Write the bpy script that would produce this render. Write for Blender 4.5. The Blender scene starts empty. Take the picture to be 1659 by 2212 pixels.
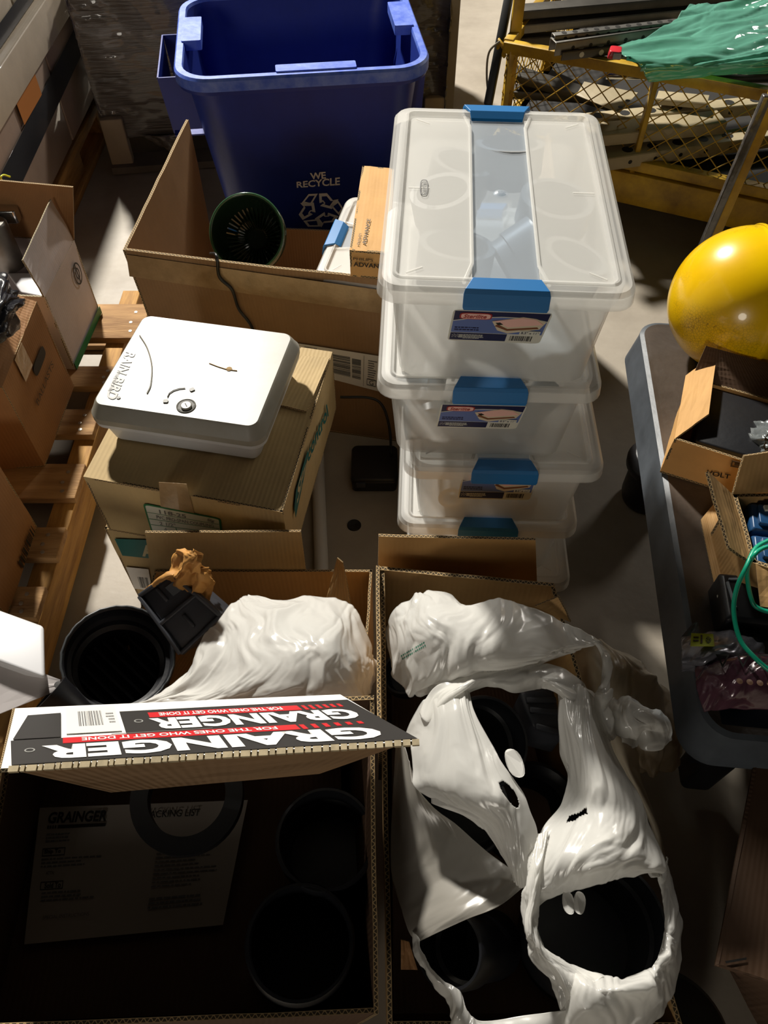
import bpy, bmesh, math, random
from mathutils import Vector, Matrix, noise
random.seed(7)
V = Vector
# ------------------------------------------------------------------ camera, world, lights
PITCH = math.radians(53); FPX = 1660.0; CAMH = 1.36
cam_d = bpy.data.cameras.new('camera'); cam = bpy.data.objects.new('camera', cam_d)
bpy.context.scene.collection.objects.link(cam)
cam.location = (0, 0, CAMH); cam.rotation_euler = (math.radians(90) - PITCH, 0, 0)
cam_d.sensor_fit = 'VERTICAL'; cam_d.sensor_height = 24; cam_d.lens = FPX / 2212 * 24
cam_d.clip_start = 0.05
bpy.context.scene.camera = cam
vs = bpy.context.scene.view_settings
vs.view_transform = 'Standard'; vs.look = 'None'; vs.gamma = 1; vs.exposure = 0.0; vs.use_curve_mapping = False
w = bpy.data.worlds.new('warehouse_dark'); bpy.context.scene.world = w; w.use_nodes = True
w.node_tree.nodes['Background'].inputs[0].default_value = (1.0, 0.82, 0.62, 1)
w.node_tree.nodes['Background'].inputs[1].default_value = 0.007

def lamp(name, loc, target, size, power, col):
    d = bpy.data.lights.new(name, 'AREA'); d.shape = 'DISK'; d.size = size; d.energy = power; d.color = col
    o = bpy.data.objects.new(name, d); bpy.context.scene.collection.objects.link(o)
    o.location = loc; o.rotation_euler = (V(target) - V(loc)).to_track_quat('-Z', 'Y').to_euler()
    return o
lamp('high_bay_lamp', (-2.0, 5.6, 4.75), (-0.1, 1.0, 0.3), 0.40, 900, (1.0, 0.95, 0.86))
sp = lamp('pallet_fill_spot', (1.2, 5.6, 3.2), (-1.0, 2.3, 0.35), 0.3, 1, (1.0, 0.93, 0.85))  # added spot that only brightens the film-wrapped carton load
sd = bpy.data.lights.new('pallet_fill_spot', 'SPOT'); sd.energy = 420; sd.spot_size = math.radians(22); sd.spot_blend = .6; sd.shadow_soft_size = .15; sd.color = (1.0, .93, .86); sp.data = sd
lamp('fill_light', (3.6, 4.6, 2.5), (-1.0, 2.0, 0.2), 0.8, 36, (1.0, 0.93, 0.84))  # added fill for faces turned to the right, no visible source
lamp('fill_light', (-1.6, -4.6, 1.75), (0.0, 1.2, 0.3), 1.2, 48, (1.0, 0.92, 0.80))  # added low fill for the near faces, no visible source

# ------------------------------------------------------------------ helpers
def ray(px, py):
    x = (px - 829.5) / FPX; v = (1106 - py) / FPX
    return V((x, math.cos(PITCH) + v * math.sin(PITCH), -math.sin(PITCH) + v * math.cos(PITCH)))
C0 = V((0, 0, CAMH))
def PZ(px, py, z):
    r = ray(px, py); return C0 + r * ((z - CAMH) / r.z)
def PY(px, py, y):
    r = ray(px, py); return C0 + r * (y / r.y)
def PX(px, py, x):
    r = ray(px, py); return C0 + r * (x / r.x)
def HIT(px, py, pl):
    r = ray(px, py); p, n = pl; return C0 + r * ((p - C0).dot(n) / r.dot(n))
def PL(a, b, c):
    return (V(a), (V(b) - V(a)).cross(V(c) - V(a)).normalized())
coll = bpy.context.scene.collection
def tag(o, label=None, cat=None, group=None, kind=None):
    if label: o['label'] = label
    if cat: o['category'] = cat
    if group: o['group'] = group
    if kind: o['kind'] = kind
    return o
def thing(name, label, cat, loc=(0, 0, 0), rz=0, group=None):
    o = bpy.data.objects.new(name, None); coll.objects.link(o)
    o.empty_display_size = 0.02; o.location = loc; o.rotation_euler = (0, 0, rz)
    return tag(o, label, cat, group)
def rootmat(o):
    return Matrix.LocRotScale(o.location, o.rotation_euler, o.scale)
def mk(name, verts, faces, mat, parent=None, smooth=False, uvs=None, fm=None, bevel=0, seg=2):
    """verts in world coordinates; parent is an Empty thing or a part"""
    me = bpy.data.meshes.new(name)
    verts = [V(v) for v in verts]
    off = V((0, 0, 0))
    if parent is None:
        n = len(verts); off = V((sum(v.x for v in verts) / n, sum(v.y for v in verts) / n, min(v.z for v in verts)))
    me.from_pydata([v - off for v in verts], [], faces)
    mats = mat if isinstance(mat, (list, tuple)) else [mat]
    for m in mats: me.materials.append(m)
    if fm:
        for p, i in zip(me.polygons, fm): p.material_index = i
    if uvs:
        ul = me.uv_layers.new(name='UVMap')
        k = 0
        for f in uvs:
            for u in f: ul.data[k].uv = u; k += 1
    me.validate(); me.update()
    if smooth:
        for p in me.polygons: p.use_smooth = True
    o = bpy.data.objects.new(name, me); coll.objects.link(o); o.location = off
    if bevel:
        md = o.modifiers.new('bevel', 'BEVEL'); md.width = bevel; md.segments = seg; md.limit_method = 'ANGLE'; md.angle_limit = 0.6
        for p in me.polygons: p.use_smooth = True
    if parent is not None:
        o.parent = parent
        if parent.type == 'EMPTY': o.matrix_parent_inverse = rootmat(parent).inverted()
    return o
class MB:
    def __init__(s): s.v = []; s.f = []; s.m = []; s.u = []
    def add(s, vs_, fs, mi=0, uv=None):
        b = len(s.v); s.v += [V(v) for v in vs_]
        for i, f in enumerate(fs):
            s.f.append([b + j for j in f]); s.m.append(mi)
            s.u.append(uv[i] if uv else [(0, 0)] * len(f))
    def hexa(s, b, t, mi=0):
        b = [V(x) for x in b]; t = [V(x) for x in t]
        fs = [(3, 2, 1, 0), (4, 5, 6, 7)] + [(i, (i + 1) % 4, 4 + (i + 1) % 4, 4 + i) for i in range(4)]
        P = b + t; uv = []
        for f in fs:
            a, bb, c = P[f[0]], P[f[1]], P[f[2]]; ex = (bb - a); L = ex.length or 1; ex = ex / L
            n = ex.cross(c - a); ey = n.cross(ex).normalized() if n.length > 1e-9 else V((0, 0, 1))
            uv.append([((P[i] - a).dot(ex), (P[i] - a).dot(ey)) for i in f])
        s.add(P, fs, mi, uv)
    def box(s, c, d, mi=0, rz=0, M=None):
        c = V(c); x, y, z = [k / 2 for k in d]; R = Matrix.Rotation(rz, 3, 'Z') if M is None else M
        q = [(-x, -y), (x, -y), (x, y), (-x, y)]
        s.hexa([c + R @ V((a, b, -z)) for a, b in q], [c + R @ V((a, b, z)) for a, b in q], mi)
    def bar(s, a, b, wd, ht, mi=0, up=(0, 0, 1)):
        a = V(a); b = V(b); t = (b - a).normalized(); up = V(up)
        if abs(t.dot(up)) > .98: up = V((1, 0, 0))
        r = t.cross(up).normalized(); u = r.cross(t)
        q = [(-1, -1), (1, -1), (1, 1), (-1, 1)]
        s.hexa([a + r * i * wd / 2 + u * j * ht / 2 for i, j in q], [b + r * i * wd / 2 + u * j * ht / 2 for i, j in q], mi)
    def tube(s, pts, r, n=10, mi=0, closed=False, cap=True):
        pts = [V(p) for p in pts]; m = len(pts); base = len(s.v); rr = r if isinstance(r, (list, tuple)) else [r] * m
        pv = None
        for i, p in enumerate(pts):
            if closed: t = pts[(i + 1) % m] - pts[i - 1]
            else: t = pts[min(i + 1, m - 1)] - pts[max(i - 1, 0)]
            t.normalize()
            if pv is None:
                pv = t.orthogonal().normalized()
            pv = (pv - t * pv.dot(t)).normalized(); bn = t.cross(pv)
            s.v += [p + (pv * math.cos(2 * math.pi * k / n) + bn * math.sin(2 * math.pi * k / n)) * rr[i] for k in range(n)]
        for i in range(m if closed else m - 1):
            for k in range(n):
                a = base + i * n; b = base + ((i + 1) % m) * n
                s.f.append([a + k, a + (k + 1) % n, b + (k + 1) % n, b + k]); s.m.append(mi); s.u.append([(0, 0)] * 4)
        if cap and not closed:
            for a, rev in ((base, 1), (base + (m - 1) * n, 0)):
                f = [a + k for k in range(n)]; s.f.append(f[::-1] if rev else f); s.m.append(mi); s.u.append([(0, 0)] * n)
    def lathe(s, prof, c, axis, n=40, mi=0, up=None):
        """prof: list of (radius, distance along axis)"""
        c = V(c); ax = V(axis).normalized(); e1 = ax.orthogonal().normalized(); e2 = ax.cross(e1); base = len(s.v)
        for r, h in prof:
            s.v += [c + ax * h + (e1 * math.cos(2 * math.pi * k / n) + e2 * math.sin(2 * math.pi * k / n)) * max(r, 1e-5) for k in range(n)]
        for i in range(len(prof) - 1):
            for k in range(n):
                a = base + i * n; b = a + n
                s.f.append([a + k, a + (k + 1) % n, b + (k + 1) % n, b + k]); s.m.append(mi); s.u.append([(0, 0)] * 4)
    def rr(s, loops, capA=True, capB=True, nc=6, X=None, mi=0):
        """loft of rounded rectangles: (cx, cy, z, w, l, r); X maps local to world"""
        base = len(s.v); n = 4 * (nc + 1)
        for cx, cy, z, wd, l, r in loops:
            for k, (sx, sy) in enumerate(((1, 1), (-1, 1), (-1, -1), (1, -1))):
                for j in range(nc + 1):
                    a = math.pi / 2 * (k + j / nc)
                    p = V((cx + sx * (wd / 2 - r) + r * math.cos(a), cy + sy * (l / 2 - r) + r * math.sin(a), z))
                    s.v.append(X @ p if X is not None else p)
        for i in range(len(loops) - 1):
            for k in range(n):
                a = base + i * n; b = a + n
                s.f.append([a + k, a + (k + 1) % n, b + (k + 1) % n, b + k]); s.m.append(mi); s.u.append([(0, 0)] * 4)
        if capA: s.f.append([base + k for k in range(n)][::-1]); s.m.append(mi); s.u.append([(0, 0)] * n)
        if capB: s.f.append([base + (len(loops) - 1) * n + k for k in range(n)]); s.m.append(mi); s.u.append([(0, 0)] * n)
    def panel(s, q, th=0.004, mi=0, me_=1, nu=8, nv=8, warp=0.0015, seed=0):
        """corrugated board sheet through quad q (a,b,c,d), thickness th on the far side of its normal"""
        a, b, c, d = [V(x) for x in q]
        n = ((b - a).cross(d - a) + (b - c).cross(d - c) * -1).normalized() if False else (b - a).cross(d - a).normalized()
        LU = (b - a).length; LV = (d - a).length; base = len(s.v); N = (nu + 1) * (nv + 1)
        for side in (0, 1):
            for j in range(nv + 1):
                for i in range(nu + 1):
                    u = i / nu; v = j / nv
                    p = a * (1 - u) * (1 - v) + b * u * (1 - v) + c * u * v + d * (1 - u) * v
                    if warp:
                        wv = noise.noise(V((u * 2.3 + seed * 3.1, v * 2.1, seed))) * warp + noise.noise(V((u * 7 + seed, v * 7, 5 + seed))) * warp * .4
                        p = p + n * wv
                        if side == 0 and (i in (0, nu) or j in (0, nv)): pass
                    s.v.append(p - n * th * side)
        def vid(side, i, j): return base + side * N + j * (nu + 1) + i
        for j in range(nv):
            for i in range(nu):
                uv = [(i / nu * LU, j / nv * LV), ((i + 1) / nu * LU, j / nv * LV), ((i + 1) / nu * LU, (j + 1) / nv * LV), (i / nu * LU, (j + 1) / nv * LV)]
                s.f.append([vid(0, i, j), vid(0, i + 1, j), vid(0, i + 1, j + 1), vid(0, i, j + 1)]); s.m.append(mi); s.u.append(uv)
                s.f.append([vid(1, i, j), vid(1, i, j + 1), vid(1, i + 1, j + 1), vid(1, i + 1, j)]); s.m.append(mi); s.u.append([uv[0], uv[3], uv[2], uv[1]])
        for i in range(nu):
            for j in (0, nv):
                u0, u1 = i / nu * LU, (i + 1) / nu * LU
                s.f.append([vid(0, i, j), vid(0, i + 1, j), vid(1, i + 1, j), vid(1, i, j)]); s.m.append(me_); s.u.append([(u0, 0), (u1, 0), (u1, 1), (u0, 1)])
        for j in range(nv):
            for i in (0, nu):
                u0, u1 = j / nv * LV, (j + 1) / nv * LV
                s.f.append([vid(0, i, j), vid(0, i, j + 1), vid(1, i, j + 1), vid(1, i, j)]); s.m.append(me_); s.u.append([(u0, 0), (u1, 0), (u1, 1), (u0, 1)])
    def make(s, name, mat, parent=None, smooth=False, bevel=0, seg=2):
        o = mk(name, s.v, s.f, mat, parent, smooth, s.u, s.m, bevel, seg)
        return o
def autosmooth(o, ang=0.7):
    """mark sharp edges so smooth shading keeps the creases"""
    bm = bmesh.new(); bm.from_mesh(o.data)
    bmesh.ops.recalc_face_normals(bm, faces=bm.faces)
    for e in bm.edges:
        if len(e.link_faces) == 2 and e.calc_face_angle(0) > ang: e.smooth = False
    for f in bm.faces: f.smooth = True
    bm.to_mesh(o.data); bm.free(); return o

# ------------------------------------------------------------------ materials
def rgb(h):
    h = h.lstrip('#'); c = [int(h[i:i + 2], 16) / 255 for i in (0, 2, 4)]
    return tuple(((x / 12.92) if x <= .04045 else ((x + .055) / 1.055) ** 2.4) for x in c) + (1,)
def nodes(m):
    nt = m.node_tree; return nt, nt.nodes, nt.links
def pm(name, col, rough=.5, metal=0, var=.12, vs_=6, bump=0, bs=60, coat=0, spec=.5, col2=None, stretch=(1, 1, 1)):
    m = bpy.data.materials.new(name); m.use_nodes = True; nt, N, L = nodes(m); b = N['Principled BSDF']
    c = rgb(col) if isinstance(col, str) else col
    b.inputs['Roughness'].default_value = rough; b.inputs['Metallic'].default_value = metal
    b.inputs['Coat Weight'].default_value = coat; b.inputs['Specular IOR Level'].default_value = spec
    tc = N.new('ShaderNodeTexCoord'); mp = N.new('ShaderNodeMapping'); mp.inputs['Scale'].default_value = stretch
    L.new(tc.outputs['Object'], mp.inputs[0])
    if var:
        nz = N.new('ShaderNodeTexNoise'); nz.inputs['Scale'].default_value = vs_; nz.inputs['Detail'].default_value = 8; nz.inputs['Roughness'].default_value = .65
        L.new(mp.outputs[0], nz.inputs[0])
        cr = N.new('ShaderNodeValToRGB'); c2 = (rgb(col2) if col2 else tuple(x * (1 - var * 2) for x in c[:3]) + (1,))
        cr.color_ramp.elements[0].position = .3; cr.color_ramp.elements[0].color = c2
        cr.color_ramp.elements[1].position = .65; cr.color_ramp.elements[1].color = c
        L.new(nz.outputs[0], cr.inputs[0]); L.new(cr.outputs[0], b.inputs['Base Color'])
    else: b.inputs['Base Color'].default_value = c
    if bump:
        n2 = N.new('ShaderNodeTexNoise'); n2.inputs['Scale'].default_value = bs; n2.inputs['Detail'].default_value = 6
        L.new(mp.outputs[0], n2.inputs[0]); bp = N.new('ShaderNodeBump'); bp.inputs['Strength'].default_value = bump; bp.inputs['Distance'].default_value = .004
        L.new(n2.outputs[0], bp.inputs['Height']); L.new(bp.outputs[0], b.inputs['Normal'])
    return m
def card(name, col, flute=.25, rough=.75, coat=0, axis=0):
    """corrugated cardboard: faint fibre mottling, flute ripple across the board (UV is in metres)"""
    m = pm(name, col, rough, var=.07, vs_=14, coat=coat); nt, N, L = nodes(m); b = N['Principled BSDF']
    uv = N.new('ShaderNodeUVMap'); sp = N.new('ShaderNodeSeparateXYZ'); L.new(uv.outputs[0], sp.inputs[0])
    mu = N.new('ShaderNodeMath'); mu.operation = 'MULTIPLY'; mu.inputs[1].default_value = 2 * math.pi / .0075; L.new(sp.outputs[axis], mu.inputs[0])
    si = N.new('ShaderNodeMath'); si.operation = 'SINE'; L.new(mu.outputs[0], si.inputs[0])
    nz = N.new('ShaderNodeTexNoise'); nz.inputs['Scale'].default_value = 5; tc = N.new('ShaderNodeTexCoord'); L.new(tc.outputs['Object'], nz.inputs[0])
    nf = N.new('ShaderNodeTexNoise'); nf.inputs['Scale'].default_value = 40; L.new(tc.outputs['Object'], nf.inputs[0])
    ma = N.new('ShaderNodeMath'); ma.operation = 'MULTIPLY'; L.new(si.outputs[0], ma.inputs[0]); L.new(nz.outputs[0], ma.inputs[1])
    ad = N.new('ShaderNodeMath'); ad.operation = 'MULTIPLY_ADD'; L.new(nf.outputs[0], ad.inputs[0]); ad.inputs[1].default_value = 1.2; L.new(ma.outputs[0], ad.inputs[2])
    bp = N.new('ShaderNodeBump'); bp.inputs['Strength'].default_value = flute; bp.inputs['Distance'].default_value = .0012
    L.new(ad.outputs[0], bp.inputs['Height']); L.new(bp.outputs[0], b.inputs['Normal'])
    return m
def edgemat(name, col):
    """cut edge of corrugated board: zigzag fluting between two liners; UV x metres, y 0..1"""
    m = pm(name, col, .85, var=0); nt, N, L = nodes(m); b = N['Principled BSDF']
    uv = N.new('ShaderNodeUVMap'); sp = N.new('ShaderNodeSeparateXYZ'); L.new(uv.outputs[0], sp.inputs[0])
    def M(op, a, b_=None, c=None):
        n = N.new('ShaderNodeMath'); n.operation = op
        for i, x in enumerate((a, b_, c)):
            if x is None: continue
            if isinstance(x, (int, float)): n.inputs[i].default_value = x
            else: L.new(x, n.inputs[i])
        return n.outputs[0]
    wv = M('MULTIPLY_ADD', M('SINE', M('MULTIPLY', sp.outputs[0], 2 * math.pi / .0075)), .38, .5)
    d = M('ABSOLUTE', M('SUBTRACT', sp.outputs[1], wv)); on = M('LESS_THAN', d, .16)
    ed = M('GREATER_THAN', M('ABSOLUTE', M('SUBTRACT', sp.outputs[1], .5)), .38)
    f = M('MAXIMUM', on, ed)
    mx = N.new('ShaderNodeMix'); mx.data_type = 'RGBA'; L.new(f, mx.inputs[0])
    c = rgb(col); mx.inputs[6].default_value = tuple(x * .12 for x in c[:3]) + (1,); mx.inputs[7].default_value = c
    L.new(mx.outputs[2], b.inputs['Base Color']); return m
K = {}
K['tan'] = card('kraft_cardboard', '#b8915c'); K['sig'] = card('pale_tan_cardboard', '#b39a6c'); K['brown'] = card('brown_cardboard', '#8f6f4c')
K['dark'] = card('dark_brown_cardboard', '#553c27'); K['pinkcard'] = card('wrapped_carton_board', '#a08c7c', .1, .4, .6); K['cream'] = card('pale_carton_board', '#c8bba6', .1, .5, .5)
K['white'] = card('white_coated_cardboard', '#b9afab', .1, .6); K['orange'] = card('orange_kraft', '#94693e'); K['ph'] = card('ballast_box_board', '#c99a5c', .05)
K['edge'] = edgemat('corrugated_edge', '#b09468'); K['edgew'] = edgemat('corrugated_edge_pale', '#cdbf9e')
CB = lambda k, e='edge': [K[k], K[e]]
blk = pm('black_print', '#16130f', .6, var=0); ink = pm('faded_print', '#4a3a28', .7, var=0); wht = pm('white_print', '#e8e6e2', .5, var=0)
red = pm('red_print', '#c01820', .5, var=0); grn = pm('green_print', '#1d6b3c', .5, var=0); teal = pm('teal_print', '#0e5a56', .5, var=0)
paper = pm('white_paper', '#d8d5cf', .6, var=.03); labelw = pm('label_paper', '#cfd0c4', .55, var=.02); navy = pm('navy_print', '#131a44', .45, var=0)
lblue = pm('label_blue', '#5a6fa8', .45, var=0); pinkp = pm('label_pink', '#e8b9ae', .45, var=0); dkred = pm('dark_red_print', '#9a2a2a', .45, var=0)
sand = pm('printed_lid', '#cfc2a8', .5, var=0); brn = pm('printed_brown', '#7a4a2a', .5, var=0); greyp = pm('grey_print', '#6a6a6a', .6, var=0)
concrete = pm('concrete_floor', '#a59c8e', .55, var=.14, vs_=2.2, bump=.15, bs=40, col2='#857c6f')
nt, N, L = nodes(concrete)
nz = N.new('ShaderNodeTexNoise'); nz.inputs['Scale'].default_value = 3; nz.inputs['Detail'].default_value = 12; nz.inputs['Roughness'].default_value = .7
tc = N.new('ShaderNodeTexCoord'); L.new(tc.outputs['Object'], nz.inputs[0])
rr_ = N.new('ShaderNodeMapRange'); rr_.inputs[3].default_value = .35; rr_.inputs[4].default_value = .8; L.new(nz.outputs[0], rr_.inputs[0]); L.new(rr_.outputs[0], N['Principled BSDF'].inputs['Roughness'])
blackp = pm('black_plastic', '#15161a', .4, var=.1, vs_=20, bump=.1); greyplas = pm('dark_grey_plastic', '#3d3f45', .45, var=.15, vs_=12, bump=.1)
bluep = pm('recycling_blue_plastic', '#162c80', .42, var=.1, vs_=9, bump=.08); blue_lit_worn = pm('lit_worn_blue_plastic', '#3555bb', .5, var=.15, vs_=25, bump=.15, col2='#6d83c8')  # rim blue lightened as if lit, plus random scuffs; body blue deepened as if shaded
ctrl = pm('controller_plastic', '#8b8a83', .42, var=.06, vs_=7, col2='#7d7768'); ctrl2 = pm('controller_base_plastic', '#b4b6b8', .4, var=.03)
latchm = pm('blue_latch_plastic', '#1f6fae', .4, var=.04); yel = pm('yellow_paint', '#c09a1c', .45, var=.2, vs_=10, bump=.1, col2='#7a5a14')
tanky = pm('tank_yellow_paint', '#f2c800', .28, var=.1, vs_=5, coat=.4, col2='#e0b000')
nt, N, L = nodes(tanky)   # crazed dull paint on part of the shell
b = N['Principled BSDF']; vo = N.new('ShaderNodeTexVoronoi'); vo.feature = 'DISTANCE_TO_EDGE'; vo.inputs['Scale'].default_value = 210
tc = N.new('ShaderNodeTexCoord'); nz = N.new('ShaderNodeTexNoise'); nz.inputs['Scale'].default_value = 7; L.new(tc.outputs['Object'], nz.inputs[0]); L.new(tc.outputs['Object'], vo.inputs[0])
mr = N.new('ShaderNodeMapRange'); mr.inputs[1].default_value = .0; mr.inputs[2].default_value = .09; mr.inputs[3].default_value = 1; mr.inputs[4].default_value = 0; L.new(vo.outputs[0], mr.inputs[0])
gt = N.new('ShaderNodeMapRange'); gt.inputs[1].default_value = .52; gt.inputs[2].default_value = .75; L.new(nz.outputs[0], gt.inputs[0])
ml = N.new('ShaderNodeMath'); ml.operation = 'MULTIPLY'; L.new(mr.outputs[0], ml.inputs[0]); L.new(gt.outputs[0], ml.inputs[1])
mx = N.new('ShaderNodeMix'); mx.data_type = 'RGBA'; L.new(ml.outputs[0], mx.inputs[0]); src = b.inputs['Base Color'].links[0].from_socket
L.new(src, mx.inputs[6]); mx.inputs[7].default_value = rgb('#7d5a0a'); L.new(mx.outputs[2], b.inputs['Base Color'])
wood = pm('pallet_wood', '#b08a5a', .8, var=.25, vs_=5, bump=.4, bs=30, col2='#7d5a36', stretch=(1, 8, 8)); woody = pm('yellow_pallet_wood', '#b88c4a', .75, var=.25, vs_=6, bump=.4, bs=25, col2='#80592a', stretch=(8, 1, 8))
blackwrap = pm('black_stretch_film', '#5a534c', .35, var=.2, vs_=3, coat=.5, bump=.9, bs=14, stretch=(1, 1, 12)); steel = pm('galvanised_steel', '#8d8a84', .42, .75, var=.2, vs_=8, bump=.1)
steeld = pm('dull_steel', '#5d5a55', .45, .7, var=.2, vs_=8); tansteel = pm('beige_painted_steel', '#a89a7c', .45, var=.12, vs_=8)
blackr = pm('black_rubber', '#0b0b0c', .5, var=0); chrome = pm('chrome', '#c8c8c8', .15, 1, var=0); silver = pm('silver_film', '#8f8f98', .25, .6, var=.25, vs_=15, bump=.4, bs=30)
purple = pm('pink_antistatic_film', '#5c3b48', .22, .1, var=.25, vs_=12, bump=.6, bs=25, coat=.7); cable_g = pm('green_cable', '#0f9a78', .35, var=0); cable_k = pm('black_cable', '#101314', .4, var=0)
pvc = pm('white_pvc', '#c9c6c0', .35, var=.05); kraft = pm('crumpled_kraft_paper', '#c08a44', .7, var=.12, vs_=15, bump=.4, bs=40); blueb = pm('battery_blue', '#1e466f', .35, var=.06)
whitep = pm('white_plastic', '#d9d9dc', .35, var=.02); tabletop = pm('dirty_table_plastic', '#5a5048', .35, var=.3, vs_=4, bump=.25, bs=60, col2='#39312a'); tableside = pm('grey_table_skirt', '#555b62', .45, var=.25, vs_=8, bump=.3, bs=20)
greenl = pm('yellow_green_label', '#b7c410', .45, var=0); olive = pm('dark_olive_plastic', '#24241c', .5, var=.1)
def film(name, col, trans=.3, transp=.08, rough=.25, bump=.5, bs=35, gl=.12):
    m = bpy.data.materials.new(name); m.use_nodes = True; nt, N, L = nodes(m)
    for n in list(N):
        if n.type == 'BSDF_PRINCIPLED': N.remove(n)
    out = [n for n in N if n.type == 'OUTPUT_MATERIAL'][0]; c = rgb(col)
    df = N.new('ShaderNodeBsdfDiffuse'); tl = N.new('ShaderNodeBsdfTranslucent'); tp = N.new('ShaderNodeBsdfTransparent'); gs = N.new('ShaderNodeBsdfGlossy')
    df.inputs[0].default_value = c; tl.inputs[0].default_value = c; tp.inputs[0].default_value = tuple(min(1, x * 1.1) for x in c[:3]) + (1,); gs.inputs['Roughness'].default_value = rough
    a = N.new('ShaderNodeMixShader'); a.inputs[0].default_value = trans; L.new(df.outputs[0], a.inputs[1]); L.new(tl.outputs[0], a.inputs[2])
    b_ = N.new('ShaderNodeMixShader'); b_.inputs[0].default_value = transp; L.new(a.outputs[0], b_.inputs[1]); L.new(tp.outputs[0], b_.inputs[2])
    lw = N.new('ShaderNodeLayerWeight'); lw.inputs[0].default_value = .35; fr = N.new('ShaderNodeMath'); fr.operation = 'POWER'; fr.inputs[1].default_value = 3; L.new(lw.outputs['Facing'], fr.inputs[0]); mu = N.new('ShaderNodeMath'); mu.operation = 'MULTIPLY_ADD'; mu.inputs[1].default_value = .6; mu.inputs[2].default_value = .025 + gl * .2; L.new(fr.outputs[0], mu.inputs[0])
    g = N.new('ShaderNodeMixShader'); L.new(mu.outputs[0], g.inputs[0]); L.new(b_.outputs[0], g.inputs[1]); L.new(gs.outputs[0], g.inputs[2])
    L.new(g.outputs[0], out.inputs[0])
    if bump:
        tc = N.new('ShaderNodeTexCoord'); n2 = N.new('ShaderNodeTexNoise'); n2.inputs['Scale'].default_value = bs; n2.noise_type = 'RIDGED_MULTIFRACTAL'; n2.inputs['Detail'].default_value = 4; n2.inputs['Distortion'].default_value = .7
        L.new(tc.outputs['Object'], n2.inputs[0]); bp = N.new('ShaderNodeBump'); bp.inputs['Strength'].default_value = bump; bp.inputs['Distance'].default_value = .0035
        L.new(n2.outputs[0], bp.inputs['Height'])
        for s in (df, tl, gs): L.new(bp.outputs[0], s.inputs['Normal'])
    return m
frost = film('frosted_polypropylene', '#fbfaf5', .38, .74, .35, 0, gl=.1); frostc = film('clearer_polypropylene', '#e6ecf2', .3, .7, .3, 0)
frostlid = film('frosted_lid_plastic', '#fcfbf6', .3, .60, .35, 0, gl=.1)
bagm = film('white_carrier_film', '#fbfaf6', .45, .30, .2, .3, 30, .1); bagt = film('thin_cloudy_film', '#dcd2be', .5, .28, .3, .3, 12, .15); bagt2 = film('thin_white_film', '#dcd8d0', .5, .52, .3, .3, 12, .15); clearw2 = film('clear_pallet_film', '#e9eff0', .2, .94, .15, 0, 12, .0); clearw = film('clear_stretch_film', '#c9cfd0', .2, .8, .12, .8, 20, .4)
greenf = film('green_stretch_film', '#98dcc8', .35, .5, .1, .9, 18, .6)
greeng = pm('dark_green_glass', '#16281c', .12, var=0, coat=.8)
# ------------------------------------------------------------------ decals: flat print, real thickness, on a quad (bl, br, tr, tl as read)
def onq(q, s, t, lift=0):
    a, b, c, d = q; p = a * (1 - s) * (1 - t) + b * s * (1 - t) + c * s * t + d * (1 - s) * t
    n = (b - a).cross(d - a).normalized(); return p + n * lift
def polys_on(name, q, polys, mat, parent, lift=.0012, th=.0004):
    q = [V(x) for x in q]; m = MB()
    for k, p in enumerate(polys):
        n = len(p); top = [onq(q, s, t, lift) for s, t in p]; bot = [onq(q, s, t, lift - th) for s, t in p]
        m.add(top + bot, [list(range(n))] + [[i, n + i, n + (i + 1) % n, (i + 1) % n] for i in range(n)])
    return m.make(name, mat, parent)
def rect(s0, t0, s1, t1): return [(s0, t0), (s1, t0), (s1, t1), (s0, t1)]
def oval(cx, cy, rx, ry, n=24, p=1.0):
    f = lambda x: math.copysign(abs(x) ** p, x)
    return [(cx + rx * f(math.cos(2 * math.pi * k / n)), cy + ry * f(math.sin(2 * math.pi * k / n))) for k in range(n)]
def ring_polys(pts_o, pts_i):
    n = len(pts_o); return [[pts_o[i], pts_o[(i + 1) % n], pts_i[(i + 1) % n], pts_i[i]] for i in range(n)]
def frame(s0, t0, s1, t1, w1, h1):
    return [rect(s0, t0, s1, t0 + h1), rect(s0, t1 - h1, s1, t1), rect(s0, t0 + h1, s0 + w1, t1 - h1), rect(s1 - w1, t0 + h1, s1, t1 - h1)]
_tc = {}
def glyphs(s, bold, shear):
    k = (s, bold, shear)
    if k in _tc: return _tc[k]
    cu = bpy.data.curves.new('txt', 'FONT'); cu.body = s; cu.offset = bold; cu.shear = shear; cu.resolution_u = 3
    o = bpy.data.objects.new('txt', cu); coll.objects.link(o); dg = bpy.context.evaluated_depsgraph_get(); dg.update()
    me = bpy.data.meshes.new_from_object(o.evaluated_get(dg)); vs_ = [(v.co.x, v.co.y) for v in me.vertices]; fs = [list(p.vertices) for p in me.polygons]
    bpy.data.objects.remove(o); bpy.data.curves.remove(cu); bpy.data.meshes.remove(me)
    x0 = min(v[0] for v in vs_); x1 = max(v[0] for v in vs_); y0 = min(v[1] for v in vs_); y1 = max(v[1] for v in vs_)
    r = ([((a - x0) / (x1 - x0), (b - y0) / (y1 - y0)) for a, b in vs_], fs); _tc[k] = r; return r
def text_on(q, s, mat, parent, r=(0, 0, 1, 1), lift=.0016, bold=.0, shear=0, name='lettering'):
    q = [V(x) for x in q]; g, fs = glyphs(s, bold, shear); s0, t0, s1, t1 = r
    return mk(name, [onq(q, s0 + a * (s1 - s0), t0 + b * (t1 - t0), lift) for a, b in g], fs, mat, parent)
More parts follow.
